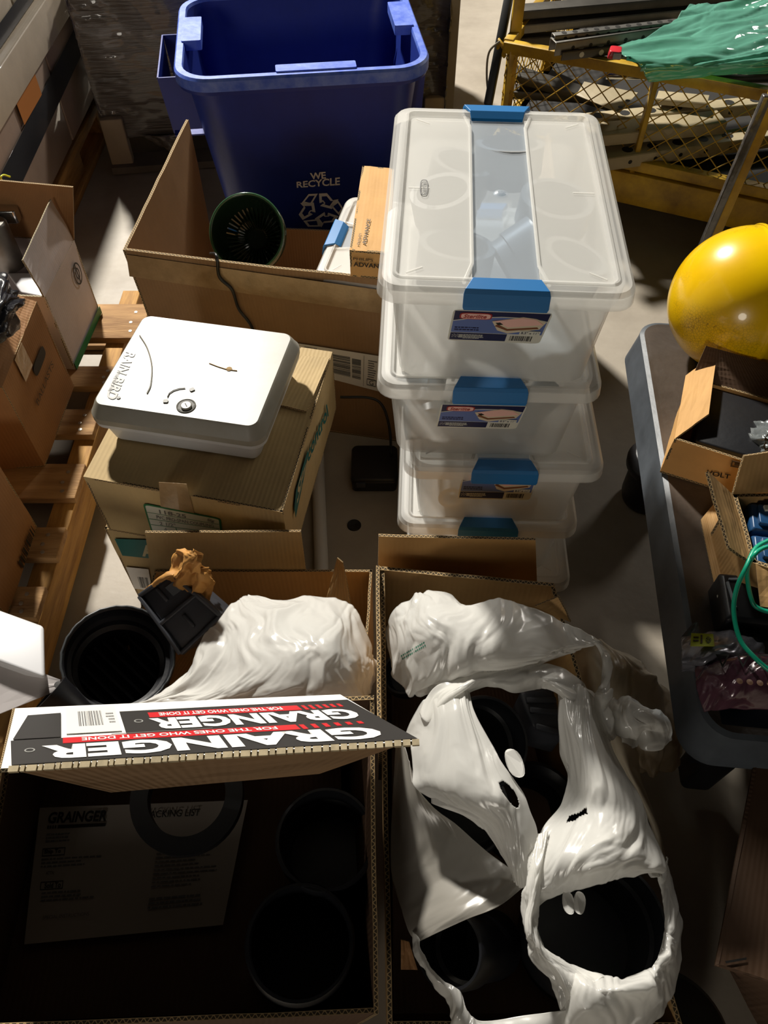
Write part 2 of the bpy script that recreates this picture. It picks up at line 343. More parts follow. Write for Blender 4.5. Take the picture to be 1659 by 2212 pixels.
def bars(s0, t0, s1, t1, n=26, seed=1, vert=True):
    rnd = random.Random(seed); ws = [rnd.choice((1, 1, 2, 3)) for _ in range(2 * n)]; T = sum(ws); x = 0; o = []
    for i, w_ in enumerate(ws):
        if i % 2 == 0:
            a, b = x / T, (x + w_) / T
            o.append(rect(s0 + (s1 - s0) * a, t0, s0 + (s1 - s0) * b, t1) if vert else rect(s0, t0 + (t1 - t0) * a, s1, t0 + (t1 - t0) * b))
        x += w_
    return o
def lines(s0, t0, s1, t1, n, seed=1, fill=.45):
    """small illegible print: rows of short dashes"""
    rnd = random.Random(seed); o = []; h = (t1 - t0) / n
    for i in range(n):
        y = t1 - (i + 1) * h + h * (1 - fill) / 2; x = s0; e = s0 + (s1 - s0) * rnd.uniform(.6, 1)
        while x < e:
            l = (s1 - s0) * rnd.uniform(.03, .12); o.append(rect(x, y, min(x + l, e), y + h * fill)); x += l + (s1 - s0) * .02
    return o
# ------------------------------------------------------------------ cloth-like sheets from control rows
def cr1(P, t):
    n = len(P) - 1; x = min(max(t * n, 0), n - 1e-6); i = int(x); f = x - i
    p1, p2 = P[i], P[i + 1]; p0 = P[i - 1] if i > 0 else p1 * 2 - p2; p3 = P[i + 2] if i + 2 <= n else p2 * 2 - p1
    return .5 * ((2 * p1) + (p2 - p0) * f + (2 * p0 - 5 * p1 + 4 * p2 - p3) * f * f + (3 * p1 - p0 - 3 * p2 + p3) * f * f * f)
def _hv(i, j, s):
    n = (i * 374761393 + j * 668265263 + s * 974634777) & 0xffffffff; n = ((n ^ (n >> 13)) * 1274126177) & 0xffffffff
    return ((n ^ (n >> 16)) & 0xffff) / 32767.5 - 1
def facet(x, y, s):
    """piecewise linear noise on a triangle lattice: flat facets meeting in sharp creases"""
    u = x + y * .5; v = y; i = math.floor(u); j = math.floor(v); a = u - i; b = v - j; s = int(s * 10)
    if a + b < 1: return _hv(i, j, s) * (1 - a - b) + _hv(i + 1, j, s) * a + _hv(i, j + 1, s) * b
    return _hv(i + 1, j + 1, s) * (a + b - 1) + _hv(i, j + 1, s) * (1 - a) + _hv(i + 1, j, s) * (1 - b)
def sheet(name, rows, mat, parent, nu=90, nv=90, amp=.006, fr=22, an=(1, 1, 1), seed=0, th=.0006, hole=None, edge=.0):
    R = [[(PZ(*p) if not isinstance(p, Vector) else p) for p in r] for r in rows]
    grid = []
    for j in range(nv + 1):
        ctl = [cr1([cr1(r, 0) if False else r[0] for r in R], 0)] if False else None
        row = []
        for i in range(nu + 1):
            row.append(cr1([cr1(r, i / nu) for r in R], j / nv))
        grid.append(row)
    vs_ = []
    LU = max(sum((grid[j][i + 1] - grid[j][i]).length for i in range(nu)) for j in (0, nv // 2, nv)); LV = max(sum((grid[j + 1][i] - grid[j][i]).length for j in range(nv)) for i in (0, nu // 2, nu))
    for j in range(nv + 1):
        for i in range(nu + 1):
            p = grid[j][i]; du = grid[j][min(i + 1, nu)] - grid[j][max(i - 1, 0)]; dv = grid[min(j + 1, nv)][i] - grid[max(j - 1, 0)][i]
            n = du.cross(dv); n = n.normalized() if n.length > 1e-12 else V((0, 0, 1))
            if n.z < 0: n = -n
            x = i / nu * LU * fr * an[0]; y = j / nv * LV * fr * an[1]
            wv = noise.noise_vector(V((x * .6, y * .6, seed * 3.3)))
            x += wv.x * .9; y += wv.y * .9
            h = facet(x, y, seed) * 1.1 + facet(x * 2.1 + 5, y * 1.9 + 2, seed + 9) * .5 + facet(x * 4.6, y * 4.1, seed + 4) * .17 + noise.noise(V((x * .3, y * .3, seed))) * .6
            p = p + n * amp * h + wv * edge
            vs_.append(p)
    fs = []
    for j in range(nv):
        for i in range(nu):
            if hole and hole((i + .5) / nu, (j + .5) / nv): continue
            a = j * (nu + 1) + i; fs.append([a, a + 1, a + nu + 2, a + nu + 1])
    o = mk(name, vs_, fs, mat, parent, smooth=True)
    md = o.modifiers.new('film', 'SOLIDIFY'); md.thickness = th; md.offset = -1
    return o
def link_copy(root, loc=None, rot=None, **kw):
    r = root.copy(); coll.objects.link(r)
    if loc is not None: r.location = loc
    if rot is not None: r.rotation_euler = rot
    for k, v in kw.items(): r[k] = v
    for ch in list(root.children):
        c = ch.copy(); coll.objects.link(c); c.parent = r; c.matrix_parent_inverse = ch.matrix_parent_inverse.copy()
        for g in list(ch.children):
            d = g.copy(); coll.objects.link(d); d.parent = c
    return r
def carton(name, label, b, t, mat, open_top=False, group=None, cat='box', wall=.004, seed=0, bottom=True, part='body', skip=()):
    """b, t: four bottom / top corners, counter-clockwise seen from above, starting front-left"""
    b = [V(x) for x in b]; t = [V(x) for x in t]; c = sum(b, V()) / 4
    th = thing(name, label, cat, c, 0, group); m = MB()
    for i in range(4):
        if i in skip: continue
        j = (i + 1) % 4; m.panel([b[i], b[j], t[j], t[i]], wall, 0, 1, seed=seed + i)
    if bottom: m.panel([b[3], b[2], b[1], b[0]][::-1], -wall, 0, 1, 2, 2, 0)
    if not open_top: m.panel([t[0], t[1], t[2], t[3]], wall, 0, 1, seed=seed + 5, warp=.001)
    m.make(part, mat, th); return th
def flap(th, q, mat, name='flap', wall=.004, seed=0, warp=.0015, n=8):
    m = MB(); m.panel(q, wall, 0, 1, n, n, warp, seed); return m.make(name, mat, th)
# ------------------------------------------------------------------ floor
m = MB(); m.add([(-7, -4, 0), (7, -4, 0), (7, 9, 0), (-7, 9, 0)], [(0, 1, 2, 3)]); tag(m.make('floor', concrete), kind='structure')
# ------------------------------------------------------------------ storage bins
def make_bin(name, label, group, latch_label=True, empty_label=None, lidmat=None, bodymat=None):
    """local frame: base at z 0, latch ends at -y and +y, lid 0.284 x 0.43, height 0.165"""
    H = .163; W = .284; Lg = .43; t = thing(name, label, 'storage bin', (0, 0, 0), 0, group)
    b = MB()
    b.rr([(0, 0, .0, .215, .355, .02), (0, 0, .004, .232, .372, .025), (0, 0, H - .035, .252, .392, .028), (0, 0, H - .03, .262, .402, .03), (0, 0, H - .008, .264, .404, .03),
          (0, 0, H - .008, .256, .396, .028), (0, 0, H - .03, .25, .39, .028), (0, 0, .006, .228, .368, .024)], capA=True, capB=True, nc=5)
    autosmooth(b.make('body', bodymat or frost, t), .6)
    l = MB()
    l.rr([(0, 0, H - .022, W, Lg, .026), (0, 0, H - .006, W - .003, Lg - .003, .025), (0, 0, H - .001, W - .012, Lg - .012, .021), (0, 0, H, W - .034, Lg - .034, .012), (0, 0, H + .002, W - .038, Lg - .038, .011), (0, 0, H + .002, W - .043, Lg - .043, .009), (0, 0, H - .004, W - .048, Lg - .048, .008)], False, False, 5)
    l.rr([(0, 0, H - .022, W - .003, Lg - .003, .024), (0, 0, H - .006, W - .007, Lg - .007, .022)], False, False, 5)
    zt = H - .004; hw = (W - .048) / 2; hl = (Lg - .048) / 2; cw = .037
    for s in (-1, 1):      # raised side fields
        l.box((s * (hw + cw) / 2, 0, zt - .001), (hw - cw, 2 * hl, .002))
        l.tube([(s * cw * 1.25, -hl - .006, zt + .001), (s * cw, -hl + .03, zt + .0015), (s * cw, hl - .03, zt + .0015), (s * cw * 1.25, hl + .006, zt + .001)], .0022, 6)
        for a in (-1, 1):
            l.bar((s * (hw - .008), a * (hl - .01), zt + .0005), (s * (hw - .026), a * (hl - .022), zt + .0005), .0015, .001)
        l.bar((s * (hw - .004), 0, zt + .0005), (s * (hw - .03), 0, zt + .0005), .0015, .001)
    autosmooth(l.make('lid', lidmat or frostlid, t), .5)
    c = MB(); c.box((0, 0, zt - .004), (2 * cw, 2 * hl, .0016)); c.lathe([(0, .0032), (.004, .0028), (.007, .0012), (.009, 0)], (0, 0, zt - .004), (0, 0, 1), 20)
    c.make('lid_channel', frostc, t)
    q = [V((-hw + .028, -.018, zt + .0005)), V((-hw + .028, .018, zt + .0005)), V((-hw + .018, .018, zt + .0005)), V((-hw + .018, -.018, zt + .0005))]
    text_on(q, 'Sterilite', greyp, t, (.12, .25, .88, .8), .001, 0, .2); polys_on('emblem_ring', q, ring_polys(oval(.5, .5, .5, .5, 24, .6), oval(.5, .5, .46, .38, 24, .6)), greyp, t)
    for s in (-1, 1):      # latches: sloped top piece, lip and front face, wider at the bottom
        k = MB(); pr = [(.187, zt + .0015, .035), (.196, H + .004, .037), (.2155, H + .003, .045), (.2185, H - .002, .0465), (.2215, H - .018, .0465), (.2215, H - .022, .045)]
        P = [];
        for y, z, hwid in pr: P += [V((-hwid, s * y, z)), V((hwid, s * y, z))]
        off = [];
        for y, z, hwid in pr: off += [V((-hwid, s * (y - .003), z - .003)), V((hwid, s * (y - .003), z - .003))]
        n = len(pr); A = P + off; fs = []
        for i in range(n - 1):
            a, b_, c_, d = 2 * i, 2 * i + 1, 2 * i + 3, 2 * i + 2; fs += [(a, b_, c_, d), (2 * n + d, 2 * n + c_, 2 * n + b_, 2 * n + a), (a, d, 2 * n + d, 2 * n + a), (b_, 2 * n + b_, 2 * n + c_, c_)]
        fs += [(0, 2 * n, 2 * n + 1, 1), (2 * n - 2, 2 * n - 1, 4 * n - 1, 4 * n - 2)]; k.add(A, fs)
        o = k.make('latch', latchm, t); bm = bmesh.new(); bm.from_mesh(o.data); bmesh.ops.recalc_face_normals(bm, faces=bm.faces); bm.to_mesh(o.data); bm.free()
        md = o.modifiers.new('bevel', 'BEVEL'); md.width = .0008; md.segments = 2
    return t
def bin_label(t, z0=.065, z1=.135, x=0, w_=.108, full=True):
    y = lambda z: -(.186 + (.196 - .186) * (z - .004) / .124) - .0006 - (.0225 * (z - z0) / (z1 - z0) if full else 0)
    M = Matrix.LocRotScale(t.location, t.rotation_euler, t.scale); X = lambda a, z: M @ V((x + a, y(z), z))
    tl = .5 * w_; skew = .003
    q = [X(-tl - skew, z0), X(tl - skew, z0), X(tl, z1), X(-tl, z1)]
    lb = polys_on('product_label', q, [oval(.5, .5, .5, .5, 32, .12)], labelw, t, .0008)
    p = polys_on('label_picture', q, [rect(.02, .3, .98, .97)], lblue, lb, .0011); polys_on('label_sky', q, [[(.02, .97), (.02, .68), (.2, .76), (.5, .83), (.8, .82), (.98, .74), (.98, .97)]], navy, lb, .0013)
    polys_on('label_line', q, [[(.02, .67), (.2, .755), (.5, .825), (.8, .815), (.98, .725), (.98, .745), (.8, .835), (.5, .845), (.2, .775), (.02, .69)]], labelw, lb, .0015)
    polys_on('label_footer', q, [rect(.02, .05, .62, .28)], navy, lb, .0012)
    polys_on('emblem', q, [oval(.24, .84, .165, .1, 28, .45)], dkred, lb, .0017); polys_on('emblem_field', q, [oval(.24, .84, .15, .078, 28, .45)], pinkp, lb, .0019)
    text_on(q, 'Sterilite', dkred, lb, (.115, .785, .35, .9), .0022, .02, .2)
    polys_on('pictured_bin', q, [[(.42, .7), (.5, .42), (.62, .33), (.93, .5), (.97, .72), (.86, .82), (.72, .86)]], sand, lb, .0017)
    polys_on('pictured_papers', q, [[(.46, .56), (.6, .42), (.92, .52), (.9, .57), (.6, .48), (.48, .62)]], brn, lb, .0019); polys_on('pictured_lid', q, [[(.44, .72), (.6, .54), (.95, .66), (.86, .8), (.72, .84)]], pinkp, lb, .0021)
    polys_on('pictured_latch', q, [[(.46, .66), (.5, .6), (.54, .63), (.5, .69)]], blk, lb, .0023)
    polys_on('size_box', q, [rect(.74, .32, .955, .44)], labelw, lb, .0023); text_on(q, '8.5" x 11"', navy, lb, (.755, .35, .94, .42), .0026, .01)
    polys_on('fine_print', q, lines(.05, .36, .42, .5, 2, 3), navy, lb, .0015); polys_on('footer_print', q, lines(.16, .1, .4, .25, 4, 5), labelw, lb, .0015)
    st = [rect(.04 + .018 * i, .14 + .028 * j, .05 + .018 * i, .155 + .028 * j) for i in range(4) for j in range(4) if (i + j) % 2 == 0] + [rect(.11, .135 + .04 * j, .155, .155 + .04 * j) for j in range(3)]
    polys_on('flag_print', q, st, labelw, lb, .0015); polys_on('barcode', q, bars(.66, .08, .9, .24, 22, 4), blk, lb, .0013)
    return lb
# (lid front edge centre px, lid z, x, front y, rotation)
fr = [((.1385, .716, .82), -.06, 'topmost clear bin of the stack, white rings showing through its lid'),
      ((.1385, .7265, .66), -.035, 'second clear bin from the top of the stack, grey-blue fittings inside'),
      ((.177, .722, .50), -.03, 'third clear bin down in the stack, its label half covered by the blue latch'),
      ((.170, .731, .345), -.04, 'fourth clear bin down in the stack, no label below its blue latch'),
      ((.188, .725, .185), -.04, 'bottommost clear bin of the stack, mostly hidden behind the open carton')]
bins = []
proto_bin = make_bin('storage_bin', fr[0][2], 'clear latching bins in the tall stack')
def place(r, fx, fy, zt, rz, pitch=0, roll=0):
    c = V((fx, fy, 0)) + Matrix.Rotation(rz, 3, 'Z') @ V((0, .215, 0)); r.location = (c.x, c.y, zt - .163); r.rotation_euler = (pitch, roll, rz)
for i, ((x, y, z), rz, lab) in enumerate(fr):
    r = proto_bin if i == 0 else link_copy(proto_bin, label=lab); place(r, x, y, z, rz); r.scale = (1.05, 1, 1); bins.append(r)
def child_world(parts_fn, root):
    """children built in local space then attached, root may be rotated"""
    pass
small = link_copy(proto_bin, label='clear bin inside the big cardboard box, under the small ballast carton'); del small['group']
bpy.context.view_layer.update()
for i, (z0, z1, x) in enumerate(((.072, .141, -.002), (.066, .141, -.006), (.068, .14, -.002))):
    lb = bin_label(bins[i], z0, z1, x, full=i < 2)
# ------------------------------------------------------------------ fittings inside the bins
def ring_obj(name, c, axis, R, r, h, mat, label, cat, group=None, n=32, rim=.0):
    m = MB(); m.lathe([(r, 0), (R, 0), (R, h * .3), (R + rim, h * .3), (R + rim, h), (r, h), (r, 0)], c, axis, n)
    o = m.make(name, mat); autosmooth(o, .6); return tag(o, label, cat, group)
c0 = bins[0].location; RZ = Matrix.Rotation(-.045, 3, 'Z')
for k, (x, y, ax, R) in enumerate([(-.055, .115, (.2, .1, 1), .042), (.022, .135, (0, .25, 1), .046), (.075, .03, (.1, 0, 1), .047), (-.065, .02, (-.2, 0, 1), .04), (-.06, -.09, (.1, .2, 1), .046), (.01, -.075, (.9, .3, .5), .04), (.078, -.10, (.3, .1, 1), .04)]):
    p = V(c0) + RZ @ V((x, y, 0)) + V((0, 0, .078 + .014 * (k % 2)))
    ring_obj('pipe_coupling', p, ax, R, R - .006, .055, pm('pale_pvc', '#8f9090', .4, var=0) if k == 0 else bpy.data.materials['pale_pvc'], 'white pipe coupling blurred under the lid of the topmost bin', 'pipe coupling', 'white couplings inside the topmost bin', 28, .003)
steelb = pm('blue_grey_fitting', '#24414f', .4, var=.1)
def tee(c, rz, label, group):
    m = MB(); c = V(c); d = V((math.cos(rz), math.sin(rz), 0)); s = V((-d.y, d.x, 0))
    for a, ax, L_ in ((c - d * .04, d, .08), (c, s, .045)):
        m.lathe([(.018, 0), (.026, 0), (.026, L_ * .3), (.022, L_ * .34), (.022, L_ * .66), (.026, L_ * .7), (.026, L_), (.018, L_), (.018, 0)], a, ax, 20)
    o = m.make('pipe_tee', steelb); autosmooth(o, .6); return tag(o, label, 'pipe tee', group)
c1 = V(bins[1].location)
for k, (x, y, rz) in enumerate([(-.075, -.15, .1), (-.02, -.15, 0), (.035, -.152, .15), (.08, -.12, .9), (-.08, -.09, 1.4)]):
    tee(c1 + V((x, y + .003, .034)), rz, 'grey-blue pipe tee blurred behind the front wall of the second bin', 'grey-blue tees inside the second bin')
c2 = V(bins[2].location)
for k, (x, y, ax) in enumerate([(-.075, -.15, (0, -1, .2)), (.045, -.155, (0, -1, .1)), (-.02, -.14, (1, .2, 0))]):
    ring_obj('pipe_coupling', c2 + V((x, y + .02, .034)), ax, .021, .013, .04, pvc, 'white pipe coupling blurred behind the front of the third bin', 'pipe coupling', 'white couplings inside the third bin', 22)
# ------------------------------------------------------------------ big cardboard box
ZB = .45
BL = PZ(270, 540, ZB); BR = V((.345, 1.175, ZB)); BB = V((BL.x + .045, 1.87, ZB)); BK = V((.39, 1.80, ZB))
bb = thing('cardboard_box', 'large open brown cardboard box with a tall left wall, in front of the blue bin', 'box', (-.08, 1.5, 0))
m = MB(); dn = lambda p, z=0: V((p.x, p.y, z))
m.panel([dn(BL) + V((.03, 0, 0)), dn(BR), BR, BL], .006, 0, 1, 14, 8, .006, 1)
m.panel([dn(BR), dn(BK), BK, BR], .006, 0, 1, seed=2); m.panel([dn(BK), dn(BB), dn(BB, .17), dn(BK, .17)], .006, 0, 1, seed=3)
m.panel([dn(BB), dn(BL) + V((.03, 0, 0)), BL, BB], -.006, 0, 1, 14, 8, .004, 4); m.panel([dn(BL, .004), dn(BR, .004), dn(BK, .004), dn(BB, .004)], .004, 0, 1, 2, 2, 0)
m.make('body', CB('brown'), bb)
fp = PL(dn(BL) + V((.03, 0, 0)), dn(BR), BR)
def Q(pl, *pts): return [HIT(x, y, pl) for x, y in pts]
tp = pm('packing_tape', '#a58a66', .2, var=.15, vs_=30, coat=.8, bump=.3)
polys_on('tape_strip', Q(fp, (283, 592), (826, 672), (829, 622), (276, 545)), [rect(0, 0, 1, 1)], tp, bb, .008, .0005)
sl = Q(fp, (650, 790), (832, 836), (838, 766), (640, 735))
lb = polys_on('shipping_label', sl, [rect(-.05, -.1, 1.12, 1)], paper, bb, .009)
polys_on('barcode', sl, bars(.36, .15, .6, .85, 22, 8, False), greyp, lb, .0098); polys_on('barcode', sl, bars(.62, .15, .72, .8, 30, 9, False), greyp, lb, .0098)
polys_on('fine_print', sl, lines(.8, .2, .9, .85, 9, 2) + lines(.1, .7, .3, .95, 4, 3), greyp, lb, .0098)
text_on(sl, 'G', blk, lb, (.82, .06, .87, .2), .0099); polys_on('label_rule', sl, [rect(.75, -.05, .753, .95)] + frame(.79, .02, .9, .24, .006, .03), greyp, lb, .0098)
# cord hanging over the front of the box
m = MB(); pts = [HIT(*p, fp) + fp[1] * (-.012 if fp[1].y > 0 else .012) for p in ((478, 590), (505, 618), (520, 660), (548, 700), (560, 760))]; pts = [PZ(455, 548, ZB - .02), PZ(468, 553, ZB + .012)] + pts
m.tube([cr1(pts, i / 40) for i in range(41)], .0032, 8); tag(m.make('power_cord', cable_k, smooth=True), 'thin black cord draped over the front of the big brown cardboard box', 'cord')
place(small, 0, 0, .0, 0)
a = PZ(663, 590, .425); b = PZ(725, 418, .455); u = (b - a).normalized()
ctr = (a + b) / 2 + V((u.y, -u.x, 0)) * .235
small.rotation_euler = (.0, .0, math.atan2(-u.x, u.y) - math.pi / 2 + 0.0); small.rotation_euler = (0, .0, math.atan2(u.y, u.x) - math.pi); small.location = (ctr.x, ctr.y, .44 - .163)
small.location.z = .277
# long ballast carton lying on the tipped bin
ph = [PZ(755, 540, .51), PZ(838, 547, .51), PZ(851, 364, .51), PZ(783, 358, .51)]
pb = carton('ballast_carton', 'small long kraft carton marked PHILIPS ADVANCE, leaning against the stacked clear bins', [p - V((0, 0, .058)) for p in ph], ph, CB('ph'), seed=4)
text_on(Q(PL(*ph[:3]), (791, 531), (801, 476), (793, 475), (782, 530)), 'ADVANCE', blk, pb, (0, 0, 1, 1), .003, .01)
text_on(Q(PL(*ph[:3]), (777, 532), (781, 507), (776, 506), (771, 531)), 'PHILIPS', blk, pb, (0, 0, 1, 1), .003)
pf = PL(ph[0] - V((0, 0, .05)), ph[1] - V((0, 0, .05)), ph[1]); fn = ph[0] - V((0, 0, .058)), ph[1] - V((0, 0, .058)), ph[1], ph[0]
text_on(fn, 'PHILIPS', blk, pb, (.1, .7, .62, .8), .005, .01); text_on(fn, 'ADVANCE', blk, pb, (.1, .46, 1.02, .63), .005, .025)
# green ribbed glass bowl in the box
g = thing('glass_bowl', 'dark green ribbed glass bowl standing on edge in the big brown box', 'bowl', PZ(540, 505, .3))
gc = PY(541, 508, 1.50); ax = (C0 - gc).normalized() + V((-.25, .1, .1)); m = MB()
Rg = .078; m.lathe([(Rg, .03), (Rg + .004, .026), (Rg + .004, .004), (Rg - .004, 0), (Rg - .012, -.03), (Rg - .03, -.055), (.02, -.065), (0, -.065), (0, -.060), (.02, -.060), (Rg - .034, -.05), (Rg - .016, -.028), (Rg - .009, .0), (Rg - .004, .03), (Rg, .03)], gc, ax, 56)
autosmooth(m.make('bowl', greeng, g), .8)
m = MB(); A = ax.normalized(); e1 = A.orthogonal().normalized(); e2 = A.cross(e1)
for k in range(36):
    d = e1 * math.cos(k * math.pi / 18) + e2 * math.sin(k * math.pi / 18); m.bar(gc + d * .022 - A * .056, gc + d * (Rg - .016) - A * .024, .003, .003, up=A)
m.make('ribs', greeng, g); m = MB(); m.tube([gc + (e1 * math.cos(k / 24 * math.pi) + e2 * math.sin(k / 24 * math.pi)) * (Rg + .002) + A * .031 for k in range(49)][:48], .003, 8, closed=True); m.make('rim', pm('green_glass_rim', '#34563a', .2, var=0, coat=.6), g, smooth=True)
# ------------------------------------------------------------------ blue recycling bin
X = Matrix.Translation((0, 0, 0))
fl = PZ(372, 172, .50); frt = PZ(936, 140, .50); ang = math.atan2(frt.y - fl.y, frt.x - fl.x); Wb = (frt - fl).length; Lb = .53
ctr = (fl + frt) / 2 + V((-math.sin(ang), math.cos(ang), 0)) * (Lb / 2 - .012)
X = Matrix.Translation((ctr.x, ctr.y, 0)) @ Matrix.Rotation(ang, 4, 'Z')
rb = thing('recycling_bin', 'large empty blue plastic recycling bin with white WE RECYCLE lettering', 'recycling bin', (ctr.x, ctr.y, 0), ang)
m = MB(); H = .50
m.rr([(0, 0, .0, Wb - .17, Lb - .14, .05), (0, 0, .02, Wb - .16, Lb - .13, .06), (0, 0, H - .06, Wb - .055, Lb - .045, .085), (0, 0, H - .045, Wb - .05, Lb - .04, .085), (0, 0, H - .04, Wb - .006, Lb - .006, .09), (0, 0, H - .006, Wb, Lb, .09)], True, False, 8, X)
m.rr([(0, 0, H - .006, Wb - .044, Lb - .044, .072), (0, 0, H - .06, Wb - .06, Lb - .05, .08), (0, 0, .03, Wb - .17, Lb - .14, .055)], False, True, 8, X)
autosmooth(m.make('body', bluep, rb), .6)
m = MB(); m.rr([(0, 0, H - .03, Wb + .001, Lb + .001, .09), (0, 0, H - .006, Wb + .001, Lb + .001, .09), (0, 0, H, Wb - .008, Lb - .008, .087), (0, 0, H, Wb - .04, Lb - .04, .074), (0, 0, H - .008, Wb - .045, Lb - .045, .072)], False, False, 8, X)
for cx, cy, wx, wy in ((.03, -Lb / 2 + .034, .2, .036), (-Wb / 2 + .04, .03, .05, .15), (Wb / 2 - .04, .06, .05, .16)):
    m.rr([(cx, cy, H - .02, wx, wy, .004), (cx, cy, H + .004, wx, wy, .004)], True, True, 3, X)
autosmooth(m.make('rim', blue_lit_worn, rb), .6)
for s in (-1, 1):     # hanging grip plates at the sides
    m = MB(); x0 = s * (Wb / 2 - .01); x1 = s * (Wb / 2 + (.05 if s < 0 else .004)); P = lambda x, y, z: (X @ V((x, y, z)))
    y0, y1 = -.13, .13
    pts = [P(x0, y1, H - .03), P(x1, y1 - .03, H - .05), P(x1 + s * .004, y1 - .05, H - .15), P(x1 - s * .01, y0 + .02, H - .2), P(x0 - s * .03, y0 - .04, H - .2), P(x0, y0 - .06, H - .03)]
    zl, zh = H - .20, H - .045
    m.panel([P(x1 - s * .01, y0 + .02, zl), P(x1, y1 - .02, H - .16), P(x1, y1, zh), P(x1, y0, zh)][::1], .004, 0, 0, warp=0)
    for yy in (y0, y1): m.panel([P(x0 - s * .045, yy, zl + .02), P(x1 - s * .008, yy, zl + .02), P(x1, yy, zh), P(x0 - s * .01, yy, zh)], .004, 0, 0, warp=0)
    m.panel([P(x0 - s * .045, y0, zl), P(x1 - s * .01, y0, zl), P(x1 - s * .01, y0 + .05, zl), P(x0 - s * .045, y0 + .05, zl)], .004, 0, 0, warp=0)
    m.make('side_grip', bluep, rb)
yf = lambda z: -((Lb - .13) / 2 + (.085 / 2) * (z - .02) / (H - .08)) - .001
def fz(x, z): return X @ V((x, yf(z), z))
bfp = PL(fz(-.1, .1), fz(.1, .1), fz(.1, .4))
tq = Q(bfp, (641, 404), (734, 398), (734, 377), (640, 388)); text_on(tq, 'RECYCLE', wht, rb, (0, 0, 1, .82), .004, .025)
tq = Q(bfp, (671, 386), (704, 384), (703, 369), (669, 372)); text_on(tq, 'WE', wht, rb, (0, 0, 1, 1), .004, .03)
lq = Q(bfp, (640, 478), (742, 478), (742, 404), (640, 404)); pl_ = []
def rp(poly, k, c=(.5, .5)):
    a = k; return [(c[0] + (x - c[0]) * math.cos(a) - (y - c[1]) * math.sin(a), c[1] + (x - c[0]) * math.sin(a) + (y - c[1]) * math.cos(a)) for x, y in poly]
def recyc(q, mat, par, lift, wd=.022):
    o = []
    for k in range(3):
        for po in ([(.18, .62), (.30, .80), (.46, .80), (.34, .56)], [(.48, .80), (.62, .80), (.73, .63), (.82, .66), (.70, .46), (.50, .54), (.58, .57), (.53, .66), (.49, .60)][:9]):
            po = rp(po, -k * 2 * math.pi / 3, (.5, .45)); n = len(po); cx = sum(p[0] for p in po) / n; cy = sum(p[1] for p in po) / n
            inn = [(cx + (x - cx) * .62, cy + (y - cy) * .62) for x, y in po]; o += ring_polys(po, inn)
    return polys_on('recycling_symbol', q, o, mat, par, lift)
recyc(Q(bfp, (626, 500), (756, 492), (752, 392), (630, 398)), wht, rb, .004)
# ------------------------------------------------------------------ tan cartons under the controller
zt = .40; T = [PZ(180, 1030, zt), PZ(610, 1106, zt), PZ(718, 760, zt)]; T.append(T[0] + T[2] - T[1]); zb = .252
sc = carton('fittings_carton', 'tan closed carton with teal side lettering, directly under the white controller case', [dn(p, zb) for p in T], T, CB('sig'), seed=11)
fq = (dn(T[0], zb), dn(T[1], zb), T[1], T[0]); fpl = PL(*fq[:3]); rpl = PL(dn(T[1], zb), dn(T[2], zb), T[2]); tpl = PL(*T[:3])
lq = Q(fpl, (327, 1143), (482, 1158), (478, 1118), (309, 1084))
lb = polys_on('carton_label', lq, [oval(.5, .42, .5, .58, 28, .14)], grn, sc, .0025); polys_on('label_field', lq, [oval(.5, .42, .475, .53, 28, .1)], labelw, lb, .0029)
polys_on('label_rules', lq, [rect(.03, .69, .97, .7), rect(.03, .45, .97, .465), rect(.03, .23, .97, .245), rect(.37, -.1, .38, .23), rect(.66, -.1, .67, .23)], grn, lb, .0033)
text_on(lq, '118-25', greyp, lb, (.2, .73, .55, .88), .0034, .02); text_on(lq, 'PVC PRO-SPAN COUPLING', greyp, lb, (.14, .5, .9, .64), .0034, .01); text_on(lq, '2 1/2"', greyp, lb, (.16, .27, .38, .41), .0034, .01); text_on(lq, '4', greyp, lb, (.2, .04, .24, .18), .0034)
text_on(lq, 'Sig', greyp, lb, (.82, .73, .92, .9), .0034, .03, .2)
m = MB(); tq = Q(fpl, (350, 1112), (425, 1124), (405, 1062), (345, 1052)); polys_on('tape_strip', tq, [[(0, 0), (1, .1), (1.1, 1.3), (0, 1.2)]], tp, sc, .0022)
sq = Q(rpl, (634, 1117), (652, 1031), (663, 965), (631, 1064)); polys_on('logo_field', sq, [[(0, 0), (.9, .0), (1, .8), (.85, 1.1), (.1, .9), (-.06, .5)]], teal, sc, .004)
text_on(sq, 'Sig', pm('pale_logo_print', '#b8ab86', .6, var=0), sc, (.12, .12, .85, .92), .0045, .02, .25)
sq = Q(rpl, (660, 1006), (706, 900), (701, 868), (659, 962)); text_on(sq, 'control', teal, sc, (0, .1, 1, .9), .004, .03)
a, b, c, d = Q(tpl, (663, 895), (560, 868), (625, 770), (712, 777)); flap(sc, [b + V((0, 0, .006)), a + V((0, 0, .008)), d + V((0, 0, .005)), c + V((0, 0, .004))], CB('sig'), 'top_flap', seed=5)
LBt = [PZ(226, 1142, .25), V((-.205, .765, .25)), V((-.175, 1.08, .25)), V((-.43, 1.15, .25))]
lc = carton('fittings_carton', 'tan carton with green panel on its front, the lower of the two tan ones', [dn(p) for p in LBt], LBt, CB('sig'), seed=12, open_top=True)
lpl = PL(dn(LBt[0]), dn(LBt[1]), LBt[1]); q = Q(lpl, (262, 1196), (340, 1204), (330, 1163), (249, 1160)); gp = polys_on('green_panel', q, [[(.05, 0), (1, 0), (1, 1), (0, 1)]], teal, lc, .004)
text_on(q, 'A', pm('pale_logo_print', '#b8ab86', .6, var=0), gp, (.62, .1, .92, .75), .0048, .05, .2)
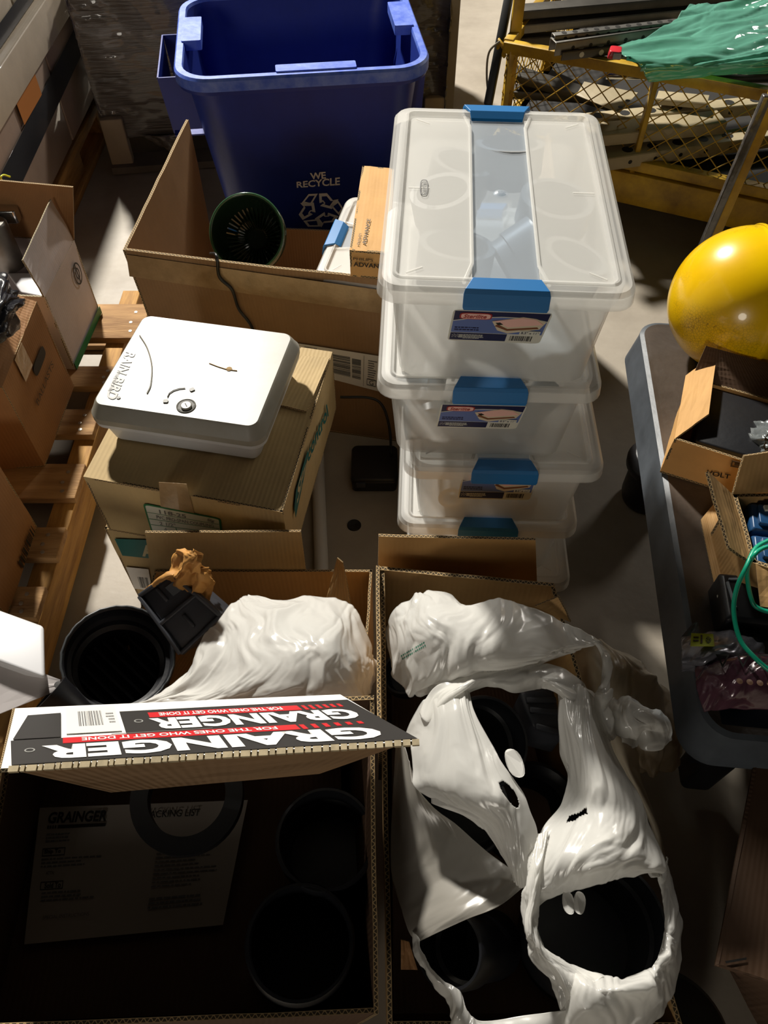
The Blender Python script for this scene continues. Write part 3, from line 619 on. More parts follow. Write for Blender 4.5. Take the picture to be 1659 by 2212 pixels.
q = Q(lpl, (292, 1268), (330, 1272), (322, 1226), (273, 1221)); polys_on('shipping_label', q, [rect(0, 0, 1, 1)], paper, lc, .004); polys_on('barcode', q, bars(.4, .1, .9, .6, 10, 6), greyp, lc, .0046)
# irrigation controller case
zt = .49; R4 = [PZ(197, 885, zt), PZ(562, 925, zt), PZ(638, 722, zt), PZ(300, 668, zt)]
cc = sum(R4, V()) / 4; ex = ((R4[1] - R4[0]) + (R4[2] - R4[3])).normalized(); an_ = math.atan2(ex.y, ex.x); WW = ((R4[1] - R4[0]).length + (R4[2] - R4[3]).length) / 2; LL = ((R4[3] - R4[0]).length + (R4[2] - R4[1]).length) / 2
Xc = Matrix.Translation((cc.x, cc.y, .404)) @ Matrix.Rotation(an_, 4, 'Z')
rc = thing('irrigation_controller', 'white plastic irrigation controller case with round lock, on top of the tan carton', 'controller box', (cc.x, cc.y, .404), an_)
W_, L_ = WW + .012, LL + .012
m = MB(); m.rr([(0, 0, 0, W_ - .045, L_ - .04, .012), (0, 0, .005, W_ - .038, L_ - .034, .016), (0, 0, .04, W_ - .022, L_ - .02, .02), (0, 0, .044, W_ - .004, L_ - .004, .024), (0, 0, .052, W_ - .003, L_ - .003, .024)], True, True, 6, Xc); autosmooth(m.make('case', ctrl2, rc), .5)
m = MB(); m.rr([(0, 0, .053, W_, L_, .026), (0, 0, .064, W_, L_, .026), (0, 0, .067, W_ - .004, L_ - .004, .025), (0, 0, .083, W_ - .02, L_ - .022, .018), (0, 0, .086, W_ - .026, L_ - .028, .015)], True, True, 6, Xc)
autosmooth(m.make('lid', ctrl, rc), .35)
ct = (lambda u, v, h=.0865: Xc @ V((u, v, h)))
cpl = PL(ct(0, 0), ct(.1, 0), ct(0, .1))
emb = pm('embossed_shade', '#5c5a54', .5, var=0)
q = Q(cpl, (270, 757), (226, 857), (250, 866), (294, 764)); text_on(q, 'RAIN BIRD', pm('embossed_letter_shade', '#5f5d57', .45, var=0), rc, (0, .1, 1, .95), .0004, .03)  # raised letters drawn flat, their relief shade put in as darker colour
q = Q(cpl, (254, 800), (232, 846), (240, 849), (262, 803)); text_on(q, 'PROFESSIONAL', emb, rc, (0, 0, 1, .8), .0008)
q = Q(cpl, (276, 756), (234, 858), (232, 856), (274, 755)); polys_on('embossed_line', q, [rect(0, 0, 1, 1)], emb, rc, .0008)
q = Q(cpl, (258, 863), (262, 857), (254, 856), (250, 861)); polys_on('registered_mark', q, [oval(.5, .5, .5, .5, 14)], emb, rc, .0008)
m = MB(); arc = [HIT(x, y, cpl) + V((0, 0, .0005)) for x, y in ((302, 725), (318, 752), (328, 790), (326, 830), (318, 850))]; m.tube([cr1(arc, i / 30) for i in range(31)], .0012, 6); m.make('embossed_swoosh', ctrl, rc)
kp = HIT(402, 877, cpl); m = MB(); m.lathe([(.0155, .0006), (.0145, .0012), (.013, 0.0006), (.0125, -.001)], kp, (0, 0, 1), 32); m.lathe([(0, .0006), (.0125, .0006)], kp, (0, 0, 1), 32, 1); m.make('lock_well', [emb, pm('lock_recess', '#4c4a44', .6, var=0)], rc)
m = MB(); m.lathe([(.0085, .001), (.0085, .0035), (.0075, .0045), (0, .0045)], kp + V((.001, -.002, 0)), (0, 0, 1), 28); m.box(kp + V((.001, -.002, .0048)), (.0015, .008, .0006), 1, .5); m.make('lock', [ctrl, blk], rc)
m = MB(); m.tube([HIT(x, y, cpl) + V((0, 0, .0008)) for x, y in ((362, 858), (366, 850), (375, 844), (388, 840), (400, 839))], .0009, 6)
for x, y, d in ((358, 867, 0), (415, 842, .6)): m.rr([(0, 0, .0005, .008, .007, .002), (0, 0, .0014, .008, .007, .002)], True, True, 3, Matrix.Translation(HIT(x, y, cpl)) @ Matrix.Rotation(d, 4, 'Z'))
m.make('lock_symbols', emb, rc)
m = MB(); m.tube([HIT(x, y, cpl) + V((0, 0, .0003)) for x, y in ((452, 785), (470, 792), (486, 797), (495, 799), (512, 801))], .0008, 5); m.lathe([(0, .0006), (.005, .0004)], HIT(495, 797, cpl), (0, 0, 1), 12); m.make('brown_stain', pm('dirt_streak', '#9a7d50', .8, var=0), rc)
# ------------------------------------------------------------------ pipe, drain hole and black case on the floor
m = MB(); p0 = PZ(697, 1300, .016); p1 = PZ(684, 930, .016); dd = (p0 - p1).normalized(); m.lathe([(.011, 0), (.0145, 0), (.0145, (p0 - p1).length + .05), (.011, (p0 - p1).length + .05), (.011, 0)], p1 - dd * .03, dd, 24)
o = autosmooth(m.make('pvc_pipe', pvc), .7); tag(o, 'long thin white PVC pipe lying on the floor beside the tan cartons', 'pipe')
m = MB(); m.lathe([(0, .001), (.0145, .003), (.0155, .001), (.0155, 0)], PZ(765, 1135, 0), (0, 0, 1), 30); tag(autosmooth(m.make('drain_hole_disc', blackr)), 'small black drain hole disc on the floor between the cartons and the stack of bins', 'drain hole')  # black disc stands in for the dark drain hole
kb = thing('black_case', 'low black plastic case on the dark floor beside the stack of clear bins', 'case', PZ(805, 1050, 0)); a = PZ(756, 1062, .0); b = PZ(862, 1068, 0)
X2 = Matrix.Translation(((a.x + b.x) / 2, a.y + .05, 0)); m = MB(); m.rr([(0, 0, 0, .1, .1, .01), (0, 0, .035, .105, .105, .012)], True, True, 4, X2); m.make('body', blackp, kb, bevel=.002)
m = MB(); m.rr([(0, 0, .036, .107, .107, .012), (0, 0, .045, .1, .1, .012)], True, True, 4, X2); m.make('lid', blackp, kb, bevel=.002); m = MB(); m.box(X2 @ V((-.03, -.055, .03)), (.02, .006, .012)); m.make('clasp', greyplas, kb)
m = MB(); pts = [PY(735, 858, 1.2), PY(800, 860, 1.2), PY(828, 880, 1.19), PY(842, 930, 1.17), PY(845, 985, 1.15)]; m.tube([cr1(pts, i / 30) for i in range(31)], .003, 7); tag(m.make('power_cord', cable_k, smooth=True), 'dark cord running down the front of the big brown box behind the bin stack', 'cord')
# ------------------------------------------------------------------ front-left open carton holding the pipe fittings and first bag
zt = .27; A0 = V((-.47, .50, .14)); A1 = V((-.03, .50, zt)); A2 = V((-.02, .70, zt)); A3 = V((-.385, .70, zt))
ac = carton('open_carton', 'open kraft carton with upright back flap, holding black pipe fittings and a white bag', [dn(p) for p in (A0, A1, A2, A3)], [A0, A1, A2, A3], CB('tan'), open_top=True, seed=21)
Yb = .70; q = [PY(335, 1300, Yb + .003), PY(672, 1318, Yb + .003), PY(650, 1150, Yb), PY(313, 1151, Yb)]; flap(ac, q, CB('sig'), 'back_flap', seed=4, warp=.003)
q = [PZ(700, 1310, .27), PZ(762, 1330, .27), PZ(740, 1215, .33), PZ(728, 1205, .335)]; flap(ac, q, CB('tan'), 'side_flap', seed=6)
# black ribbed pipe adapter
gc = PZ(257, 1420, .30); ax = (C0 - gc).normalized() + V((0.0, .25, .25)); ax.normalize()
pa = thing('pipe_fitting', 'large round black pipe fitting with ribs inside, left in the open kraft carton', 'pipe fitting', (gc.x, gc.y, .0))
R = .083; m = MB(); m.lathe([(R - .004, -.16), (R - .004, -.02), (R, -.018), (R, 0), (R - .004, .002), (R - .006, 0), (R - .008, -.025), (R - .014, -.027), (R - .015, -.045), (R - .022, -.05), (R - .022, -.12), (0, -.12)], gc, ax, 64)
autosmooth(m.make('socket', blackp, pa), .6)
e1 = V((math.cos(.65), -math.sin(.65), 0)); e1 = (e1 - ax * e1.dot(ax)).normalized(); e2 = ax.cross(e1); m = MB()
for k in range(-3, 4):
    o_ = gc - ax * .105 + e2 * k * .016; l_ = math.sqrt(max(.0, .058 ** 2 - (k * .016) ** 2)); m.bar(o_ - e1 * l_, o_ + e1 * l_, .004, .05, up=ax)
m.make('inner_ribs', blackp, pa); m = MB(); m.tube([gc + (e1 * math.cos(k * math.pi / 32) + e2 * math.sin(k * math.pi / 32)) * (R - .002 + .0006 * math.sin(k * 2.3)) + ax * .001 for k in range(64)], .0022, 6, closed=True)
m.make('burred_rim', pm('scuffed_rim', '#35383a', .4, var=.1), pa, smooth=True)
# grey ribbed branch fitting behind it
gf = thing('pipe_fitting', 'dark grey rectangular ribbed fitting leaning behind the round black fitting', 'pipe fitting', PZ(390, 1330, .2))
a, b, c, d = PZ(303, 1287, .385), PZ(372, 1238, .41), PZ(478, 1330, .37), PZ(392, 1412, .345)
n = (b - a).cross(d - a).normalized(); n = n if n.z > 0 else -n
m = MB(); m.hexa([p - n * .07 for p in (a, d, c, b)], [a, d, c, b]); m.make('body', greyplas, gf, bevel=.006, seg=3)
m = MB(); bl = lambda s, t: a * (1 - s) * (1 - t) + b * s * (1 - t) + c * s * t + d * (1 - s) * t
for s in (0.0, 1.0): m.bar(bl(s, 0), bl(s, 1), .006, .014, up=n)
for t in (0.0, .5, 1.0): m.bar(bl(0, t), bl(1, t), .006, .014, up=n)
for s, t0, t1 in ((.45, .05, .3), (.5, .6, .85)): m.bar(bl(s, t0), bl(s, t1), .005, .008, up=n)
m.make('raised_ribs', greyplas, gf, bevel=.0015)
m = MB(); m.panel([bl(.62, .12) + n * .001, bl(.86, .12) + n * .001, bl(.86, .3) + n * .001, bl(.62, .3) + n * .001], .001, 0, 0, 2, 2, 0); m.make('moulded_window', pm('shiny_grey_inset', '#595e63', .2, var=0), gf)
# black piece lower left of ring and dark box side
m = MB(); m.lathe([(.012, -.08), (.02, -.07), (.03, 0), (.024, 0), (.016, -.07)], PZ(105, 1500, .40), (-.6, .35, .5), 26)
o = autosmooth(m.make('hose_end', blackp)); tag(o, 'small dark hose end poking out between the white plastic cover and the printed box flap', 'hose end')
def crumple(name, rows, mat, par, **kw): return sheet(name, rows, mat, par, **kw)
kp_ = thing('kraft_paper', 'crumpled orange kraft paper poking up behind the grey fitting', 'packing paper', PZ(400, 1250, .3))
sheet('paper', [[(300, 1290, .36), (335, 1255, .40), (372, 1232, .42), (378, 1196, .45), (392, 1185, .47)], [(325, 1275, .38), (352, 1252, .42), (385, 1235, .45), (400, 1205, .48), (415, 1190, .49)], [(350, 1262, .38), (378, 1250, .42), (410, 1232, .44), (425, 1215, .47), (436, 1196, .47)], [(400, 1300, .37), (415, 1280, .39), (432, 1255, .42), (440, 1235, .42), (440, 1225, .42)], [(452, 1300, .37), (458, 1280, .38), (462, 1260, .38), (463, 1240, .38), (458, 1228, .38)]], kraft, kp_, nu=60, nv=60, amp=.006, fr=38, seed=3)
# first bag
ba = thing('plastic_bag', 'crumpled white plastic bag left of centre, resting behind the black and red printed flap', 'plastic bag', PZ(600, 1400, .27))
sheet('film', [[(392, 1478, .345), (430, 1400, .375), (470, 1345, .39), (515, 1292, .395), (537, 1283, .385)],
  [(345, 1500, .375), (430, 1440, .40), (500, 1370, .42), (560, 1320, .425), (610, 1298, .40)],
  [(300, 1518, .385), (430, 1490, .405), (540, 1420, .45), (620, 1345, .455), (690, 1290, .41)],
  [(330, 1526, .38), (450, 1515, .41), (590, 1460, .46), (690, 1370, .475), (755, 1302, .415)],
  [(420, 1530, .37), (560, 1525, .42), (660, 1480, .46), (740, 1400, .46), (782, 1355, .41)],
  [(560, 1540, .36), (660, 1530, .42), (730, 1500, .44), (785, 1440, .43), (806, 1410, .39)],
  [(690, 1545, .36), (750, 1535, .40), (785, 1520, .40), (808, 1480, .38), (812, 1440, .37)]], bagm, ba, nu=150, nv=150, amp=.0042, fr=24, seed=1)
m = MB(); m.lathe([(.0, .03), (.03, .028), (.045, .015), (.05, -.02), (.05, -.1), (.0, -.1)], PZ(655, 1425, .42), (.1, .0, 1), 30); o = autosmooth(m.make('pipe_fitting', blackp)); tag(o, 'dark rounded pipe cap showing faintly through the white bag in the open kraft carton', 'pipe fitting')
# ------------------------------------------------------------------ front box with the printed flap
zt = .45; G0 = PZ(-6, 2225, .37); G1 = PZ(818, 2190, .37); G2 = PZ(735, 1502, zt); G3 = PZ(37, 1530, zt); G2 = V((G1.x - .01, G2.y, zt)); G0.x = -.455; G3.x = -.455
F0 = PZ(2, 1660, .60); F1 = PZ(905, 1600, .62); F3 = PZ(33, 1530, .452); F2 = HIT(735, 1500, PL(F0, F1, F3))
G2 = V((-.012, F2.y, F2.z - .002)); G3 = F3 - V((0, 0, .002))
B0 = V((-.505, .05, 0)); B1 = V((-.055, .07, 0)); B2 = V((-.08, .42, 0)); B3 = V((-.515, .42, 0))
gb = carton('shipping_box', 'open cardboard box in front with a black, white and red printed flap', [B0, B1, B2, B3], [G0, G1, G2, G3], CB('dark'), open_top=True, seed=31, wall=.005)  # brown board darkened in colour to deepen the shade inside
pk = [PZ(40, 2230, .262), PZ(770, 2200, .262), PZ(730, 1560, .262), PZ(80, 1560, .262)]
pk = [V((-.478, .065, .262)), V((-.045, .08, .262)), V((-.065, .42, .262)), V((-.484, .42, .262))]
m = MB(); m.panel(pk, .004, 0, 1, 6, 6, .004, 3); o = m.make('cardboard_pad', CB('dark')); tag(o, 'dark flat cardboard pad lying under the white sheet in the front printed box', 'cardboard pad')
fo = flap(gb, [F0, F1, F2, F3], [wht, K['edgew']], 'printed_flap', .004, 9, 0, 14)
fq = [F1, F0, F3, F2]           # the print reads from behind: left end of the words is at our right, top edge towards us
fq = [F2, F3, F0, F1]
for nm, pr in (('ink_panel', [[(.05, .0), (.05, .12), (.29, .12), (.29, .0)]]),):
    pass
S = lambda q: q
# parameters: s from our right to left, t from far edge (0) to near edge (1)
nF = (F1 - F0).cross(F3 - F0).normalized(); nF = nF if nF.z > 0 else -nF
FR = [F2 + nF * .001, F3 + nF * .001, F0 + nF * .001, F1 + nF * .001]
def on_flap(name, polys, mat, lift=.0): 
    qq = FR; m_ = MB()
    for p in polys:
        top = [onq(qq, s, t, 0) + nF * (.0006 + lift) for s, t in p]; bot = [x - nF * .0004 for x in top]; n_ = len(p)
        m_.add(top + bot, [list(range(n_))] + [[i, n_ + i, n_ + (i + 1) % n_, (i + 1) % n_] for i in range(n_)])
    return m_.make(name, mat, fo)
dk = pm('flap_black_print', '#201d1b', .6, var=.05)
on_flap('ink_field', [[(.01, .16), (.68, .19), (.68, .62), (.99, .62), (.975, .98), (.0, .985)], [(.855, .16), (.955, .18), (.985, .6), (.855, .6)]], dk)
on_flap('label_card', [rect(.69, .06, .84, .56)], paper, .0003); on_flap('barcode', bars(.735, .16, .805, .44, 16, 3), greyp, .0006); on_flap('fine_print', lines(.7, .2, .725, .42, 4, 3), greyp, .0006)
def flap_text(s, s0, s1, t0, t1, mat, bold=.02, lift=.0008):
    g_, fs = glyphs(s, bold, 0)
    # text left end at s0 (our right); glyph tops towards us? words are upside down to us: glyph bottoms lie nearer the far edge reversed
    return mk('lettering', [onq(FR, s0 + a * (s1 - s0), t1 + b * (t0 - t1), 0) + nF * (.0006 + lift) for a, b in g_], fs, mat, fo)
def flap_word(s, s0, s1, tf, tn, mat, bold=.03):
    """s0 our right end; letter feet sit at tf, heads at tn (towards us)"""
    g_, fs = glyphs(s, bold, 0)
    return mk('lettering', [onq(FR, s0 + a * (s1 - s0), tf + b * (tn - tf), 0) + nF * .0014 for a, b in g_], fs, mat, fo)
flap_word('GRAINGER', .0 + .045, .605, .37, .58, wht, .045); flap_word('GRAINGER', .06, .905, .74, .95, wht, .045)
on_flap('red_band', [rect(.17, .245, .6, .345)], red, .0004); on_flap('red_band', [rect(.235, .625, .85, .715)], red, .0004)
flap_word('FOR THE ONES WHO GET IT DONE', .22, .57, .265, .325, wht, .02); flap_word('FOR THE ONES WHO GET IT DONE', .29, .8, .645, .695, wht, .02)
on_flap('red_ticks', [rect(.15 - .02 * k, .25, .16 - .02 * k, .345 - .006 * k) for k in range(6)] + [rect(.215 - .03 * k, .63, .228 - .03 * k, .715 - .008 * k) for k in range(6)], red, .0004)
on_flap('registered_mark', ring_polys(oval(.635, .4, .013, .03), oval(.635, .4, .009, .02)) + ring_polys(oval(.935, .79, .014, .03), oval(.935, .79, .01, .02)), pm('mark_grey', '#8a8a86', .6, var=0), .0004)
on_flap('red_score_line', [[(.45, .60), (.72, .605), (.72, .613), (.45, .608)]], pm('pale_score', '#77726c', .6, var=0), .0004)
flap(gb, [G3 * .35 + G0 * .65, G3, F3, F0 - V((0, 0, .003))], CB('brown'), 'side_flap', .003, 8, 0)
m = MB()     # torn perforation tabs along the near edge
for k in range(46):
    s = .01 + k * .0213; p = onq(FR, s, 1.0, 0); e = (F0 - F1).normalized(); out = (F0 - F3).normalized(); m.box(p + out * .002 - nF * .002, (.007 + .003 * math.sin(k * 3.1), .006, .0035 + .001 * math.sin(k)), 0, math.atan2(e.y, e.x))
m.make('torn_tabs', pm('torn_board', '#b8a888', .8, var=.2, vs_=60), gb)
ux, uy = F0 - V((0, 0, .004)), F1 - V((0, 0, .004))
q = [PZ(240, 1712, .575), PZ(690, 1672, .575), PZ(868, 1608, .60), PZ(30, 1664, .59)]; flap(gb, q, CB('brown'), 'inner_flap', seed=3)
# white sheet
q = [PZ(52, 2040, .275), PZ(482, 1998, .275), PZ(535, 1728, .29), PZ(86, 1745, .29)]
ps = thing('packing_list', 'white printed packing sheet lying inside the front printed box', 'paper sheet', q[0]); m = MB(); m.panel(q, .0008, 0, 0, 10, 8, .002, 2); m.make('sheet', pm('shaded_paper', '#a8a096', .7, var=.03), ps)  # white paper greyed in colour for the shade inside the box
text_on(q, 'GRAINGER', blk, ps, (.05, .87, .33, .96), .002, .035, .15); polys_on('header_rule', q, [rect(.1, .83, .33, .855)] + [rect(.05 + .012 * k, .83, .056 + .012 * k, .855) for k in range(4)], blk, ps, .002)
text_on(q, 'PACKING LIST', blk, ps, (.52, .88, .78, .94), .002, .01); text_on(q, 'Ship To', blk, ps, (.05, .63, .13, .67), .002, .03); text_on(q, 'Sold To', blk, ps, (.07, .38, .15, .42), .002, .03)
polys_on('address_frames', q, frame(.04, .62, .15, .68, .003, .006) + frame(.05, .37, .16, .43, .003, .006), blk, ps, .002); text_on(q, 'ATTN:', blk, ps, (.07, .48, .11, .505), .002)
text_on(q, 'SPECIAL INSTRUCTIONS', greyp, ps, (.08, .16, .31, .185), .002); polys_on('fine_print', q, lines(.05, .72, .22, .80, 3, 1) + lines(.04, .53, .34, .61, 3, 2) + lines(.06, .28, .34, .36, 3, 3) + lines(.6, .32, .92, .7, 12, 4, .3) + lines(.6, .16, .9, .26, 3, 5), greyp, ps, .002)
def pipe(name, px, py, z, R, axis, L_, label, cat='black pipe', group=None, mat=blackp, wall=.006, flare=0.004):
    c = PZ(px, py, z); ax = V(axis).normalized(); m = MB()
    m.lathe([(R - flare, -L_), (R - flare, -.045), (R, -.04), (R, -.004), (R - .002, 0), (R - wall + .001, 0), (R - wall, -.004), (R - wall, -.04), (R - wall - flare, -.045), (R - wall - flare, -L_ + .004), (0, -L_ + .004)], c, ax, 56)
    return tag(autosmooth(m.make(name, mat), .6), label, cat, group)
pipe('pipe_coupler', 703, 1810, .395, .060, (.02, -.05, 1), .12, 'upper of the two black round couplers inside the front printed box')
pipe('pipe_coupler', 648, 2032, .395, .061, (.06, .02, 1), .125, 'lower of the two black round couplers inside the front printed box')
m = MB(); c = PZ(403, 1718, .40); m.lathe([(.047, -.02), (.068, -.02), (.068, 0), (.047, 0), (.047, -.02)], c, (.05, -.12, 1), 48); tag(autosmooth(m.make('pipe_ring', blackp)), 'flat black ring half hidden under the printed flap above the white sheet', 'pipe ring')
# ------------------------------------------------------------------ front-right open carton
zt = .45; C1 = PZ(820, 1242, zt); c0 = V((.004, .06, .27)); c1 = V((.36, .06, .25)); c2 = V((.24, .575, .43)); c3 = V((-.006, .59, zt))
cc_ = carton('open_carton', 'open kraft carton in front of the stacked bins, filled with torn white bags', [V((p.x, p.y, 0)) for p in (c0, c1, c2, c3)], [c0, c1, c2, c3], CB('tan'), open_top=True, seed=41, wall=.006)
q = [PY(815, 1310, .60), PY(1162, 1320, .61), PY(1157, 1168, .625), PY(818, 1159, .62)]; flap(cc_, q, CB('ph'), 'back_flap', .005, 4, .002)
q = [PZ(800, 1395, .44), PZ(812, 1330, .44), PZ(832, 1245, .45), PZ(820, 1240, .45)]
flap(cc_, [V((-.003, .34, .30)), V((-.006, .59, .30)), V((-.006, .59, .452)), V((-.003, .34, .452))], CB('tan'), 'side_flap', .005, 7)
q = [PZ(866, 2095, .30), PZ(902, 2095, .30), PZ(884, 2035, .31), PZ(866, 2030, .31)]; flap(cc_, q, CB('orange'), 'front_flap', .004, 2)
flap(cc_, [PZ(1155, 1310, .45), PZ(1232, 1345, .45), PZ(1222, 1322, .47), PZ(1205, 1290, .48)], CB('tan'), 'corner_flap', .004, 3)
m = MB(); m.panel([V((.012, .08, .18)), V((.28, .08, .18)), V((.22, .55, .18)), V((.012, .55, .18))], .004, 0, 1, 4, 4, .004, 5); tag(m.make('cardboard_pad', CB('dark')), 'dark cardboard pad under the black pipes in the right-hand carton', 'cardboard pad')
# pipes in the carton
zz = .42
pipe('pipe_coupler', 1052, 1600, .40, .058, (.25, -.25, 1), .11, 'upper black round coupler framed by the torn opening of the big white bag')
gt_ = thing('pipe_fitting', 'dark grey ribbed fitting right of the upper black coupler inside the big white bag', 'pipe fitting', PZ(1170, 1590, .3)); a, b, c, d = PZ(1120, 1490, .37), PZ(1195, 1480, .36), PZ(1225, 1590, .34), PZ(1150, 1570, .36)
m = MB(); n = V((0, -.1, 1)).normalized(); m.hexa([p - n * .1 for p in (d, c, b, a)], [d, c, b, a]); m.make('body', greyplas, gt_, bevel=.008, seg=3); m = MB(); bl = lambda s, t: a * (1 - s) * (1 - t) + b * s * (1 - t) + c * s * t + d * (1 - s) * t
for t in (.3, .55, .97): m.bar(bl(.1, t) + n * .001, bl(.95, t) + n * .001, .008, .006, up=n)
m.make('raised_ribs', greyplas, gt_, bevel=.0015)
pipe('pipe_coupler', 1000, 1745, .36, .060, (-.25, -.35, 1), .09, 'black coupler under the left side of the big white bag, edge showing as curved rims')
pipe('pipe_coupler', 968, 2050, .335, .045, (-.35, -.1, .55), .12, 'lower left black pipe end showing through the torn white bag', mat=blackp)
pipe('pipe_coupler', 1300, 1998, .37, .078, (.03, -.02, 1), .14, 'largest black pipe opening at the lower right of the white bag')
pipe('pipe_coupler', 868, 1455, .36, .030, (-.1, -.3, 1), .08, 'narrow black pipe end beside the carton wall left of the upper bag')
m = MB(); m.lathe([(.055, -.12), (.055, -.02), (.065, 0), (.06, 0), (.05, -.02)], PZ(1170, 1740, .25), (.3, .1, 1), 30); tag(autosmooth(m.make('pipe_coupler', blackp)), 'black pipe deep in the middle gap of the big white bag', 'black pipe')
# ---- bag film around them
bg = thing('plastic_bag', 'largest torn white plastic bag draped over black pipes at the lower right', 'plastic bag', PZ(1150, 1850, .3))
zc = .44
kw = dict(amp=.0032, fr=34)
sheet('left_drape', [[(872, 1585, .40), (905, 1520, .435), (950, 1492, .46), (990, 1478, .47), (1013, 1497, .465)],
  [(884, 1610, .42), (925, 1580, .45), (965, 1550, .47), (1000, 1535, .475), (1022, 1545, .465)],
  [(888, 1660, .42), (925, 1650, .45), (975, 1630, .47), (1020, 1610, .475), (1062, 1615, .465)],
  [(890, 1698, .42), (940, 1700, .45), (995, 1690, .47), (1045, 1672, .475), (1085, 1650, .47)],
  [(930, 1728, .42), (985, 1740, .445), (1030, 1735, .465), (1085, 1720, .475), (1128, 1705, .465)],
  [(1010, 1760, .42), (1045, 1775, .44), (1080, 1775, .455), (1115, 1765, .46), (1145, 1752, .455)],
  [(1060, 1812, .41), (1078, 1820, .425), (1100, 1825, .435), (1130, 1822, .44), (1160, 1800, .44)],
  [(1098, 1872, .40), (1105, 1878, .41), (1115, 1880, .42), (1135, 1878, .42), (1152, 1868, .42)],
  [(1112, 1905, .395), (1118, 1912, .40), (1124, 1916, .40), (1130, 1916, .40), (1138, 1900, .40)]], bagm, bg, nu=110, nv=130, seed=2, an=(1.3, .4, 1), hole=lambda u, v: ((u - .84) / .07) ** 2 + ((v - .51) / .075) ** 2 < 1, **kw)
sheet('left_side', [[(858, 1590, .39), (866, 1600, .395), (878, 1620, .40), (888, 1660, .405), (892, 1690, .41)],
  [(848, 1720, .36), (862, 1722, .37), (885, 1722, .38), (908, 1722, .39), (928, 1735, .395)],
  [(844, 1830, .34), (880, 1820, .35), (920, 1800, .36), (955, 1785, .37), (985, 1782, .375)],
  [(848, 1890, .33), (900, 1880, .34), (950, 1865, .35), (1010, 1850, .365), (1055, 1842, .37)],
  [(865, 1960, .33), (920, 1950, .345), (980, 1930, .36), (1050, 1905, .37), (1105, 1880, .38)],
  [(885, 2015, .335), (925, 2000, .35), (985, 1975, .37), (1060, 1940, .38), (1118, 1905, .39)],
  [(903, 2035, .335), (945, 2015, .355), (1010, 1985, .375), (1080, 1955, .385), (1132, 1915, .39)]], bagt2, bg, nu=110, nv=110, seed=5, amp=.003, fr=12)
sheet('top_band', [[(905, 1540, .44), (935, 1490, .455), (985, 1466, .465), (1040, 1448, .46), (1100, 1432, .455), (1160, 1430, .45), (1215, 1450, .445), (1270, 1490, .43), (1300, 1530, .42)],
  [(925, 1560, .45), (960, 1510, .47), (1000, 1480, .48), (1045, 1466, .475), (1100, 1458, .47), (1160, 1458, .465), (1212, 1480, .46), (1262, 1520, .445), (1300, 1560, .43)],
  [(985, 1540, .45), (1000, 1520, .46), (1012, 1500, .465), (1060, 1482, .46), (1110, 1498, .455), (1165, 1490, .45), (1205, 1498, .45), (1240, 1540, .45), (1285, 1600, .43)]], bagm, bg, nu=140, nv=50, seed=7, amp=.0035, fr=32)
sheet('right_drape', [[(1202, 1478, .44), (1222, 1472, .45), (1250, 1480, .45), (1275, 1500, .44), (1300, 1530, .42)],
  [(1206, 1545, .43), (1225, 1550, .46), (1255, 1560, .46), (1285, 1570, .45), (1318, 1590, .42)],
  [(1215, 1620, .42), (1240, 1620, .46), (1270, 1625, .47), (1305, 1635, .455), (1342, 1650, .41)],
  [(1228, 1680, .42), (1250, 1690, .45), (1290, 1695, .47), (1335, 1700, .455), (1375, 1715, .40)],
  [(1212, 1735, .42), (1250, 1745, .44), (1300, 1750, .465), (1360, 1760, .445), (1402, 1775, .40)],
  [(1172, 1790, .43), (1225, 1800, .45), (1300, 1810, .475), (1370, 1815, .45), (1425, 1835, .40)],
  [(1150, 1860, .43), (1200, 1855, .455), (1290, 1850, .48), (1370, 1850, .46), (1436, 1875, .40)],
  [(1143, 1930, .42), (1185, 1905, .44), (1280, 1885, .47), (1360, 1872, .455), (1430, 1890, .40)],
  [(1150, 1978, .41), (1190, 1940, .42), (1270, 1918, .44), (1350, 1895, .435), (1428, 1885, .40)]], bagm, bg, nu=120, nv=140, seed=9, an=(1.3, .5, 1), hole=lambda u, v: abs(u - .27 - (v - .535) * .5) < .1 and abs(v - .535 + (u - .27) * .3) < .018, **kw)
sheet('centre_strip', [[(1150, 1800, .43), (1160, 1805, .435), (1172, 1800, .44), (1185, 1795, .44)], [(1140, 1880, .43), (1150, 1880, .44), (1165, 1870, .445), (1180, 1860, .44)], [(1132, 1950, .42), (1142, 1950, .435), (1154, 1950, .44), (1165, 1945, .43)],
  [(1130, 2010, .41), (1140, 2010, .43), (1152, 2008, .43), (1165, 2005, .42)], [(1142, 2060, .40), (1160, 2058, .42), (1178, 2055, .42), (1192, 2058, .41)], [(1185, 2120, .39), (1205, 2108, .41), (1230, 2095, .41), (1250, 2095, .40)],
  [(1212, 2180, .38), (1240, 2150, .40), (1280, 2125, .41), (1310, 2112, .40)]], bagm, bg, nu=50, nv=150, seed=11, amp=.003, fr=60, an=(1.6, .7, 1))
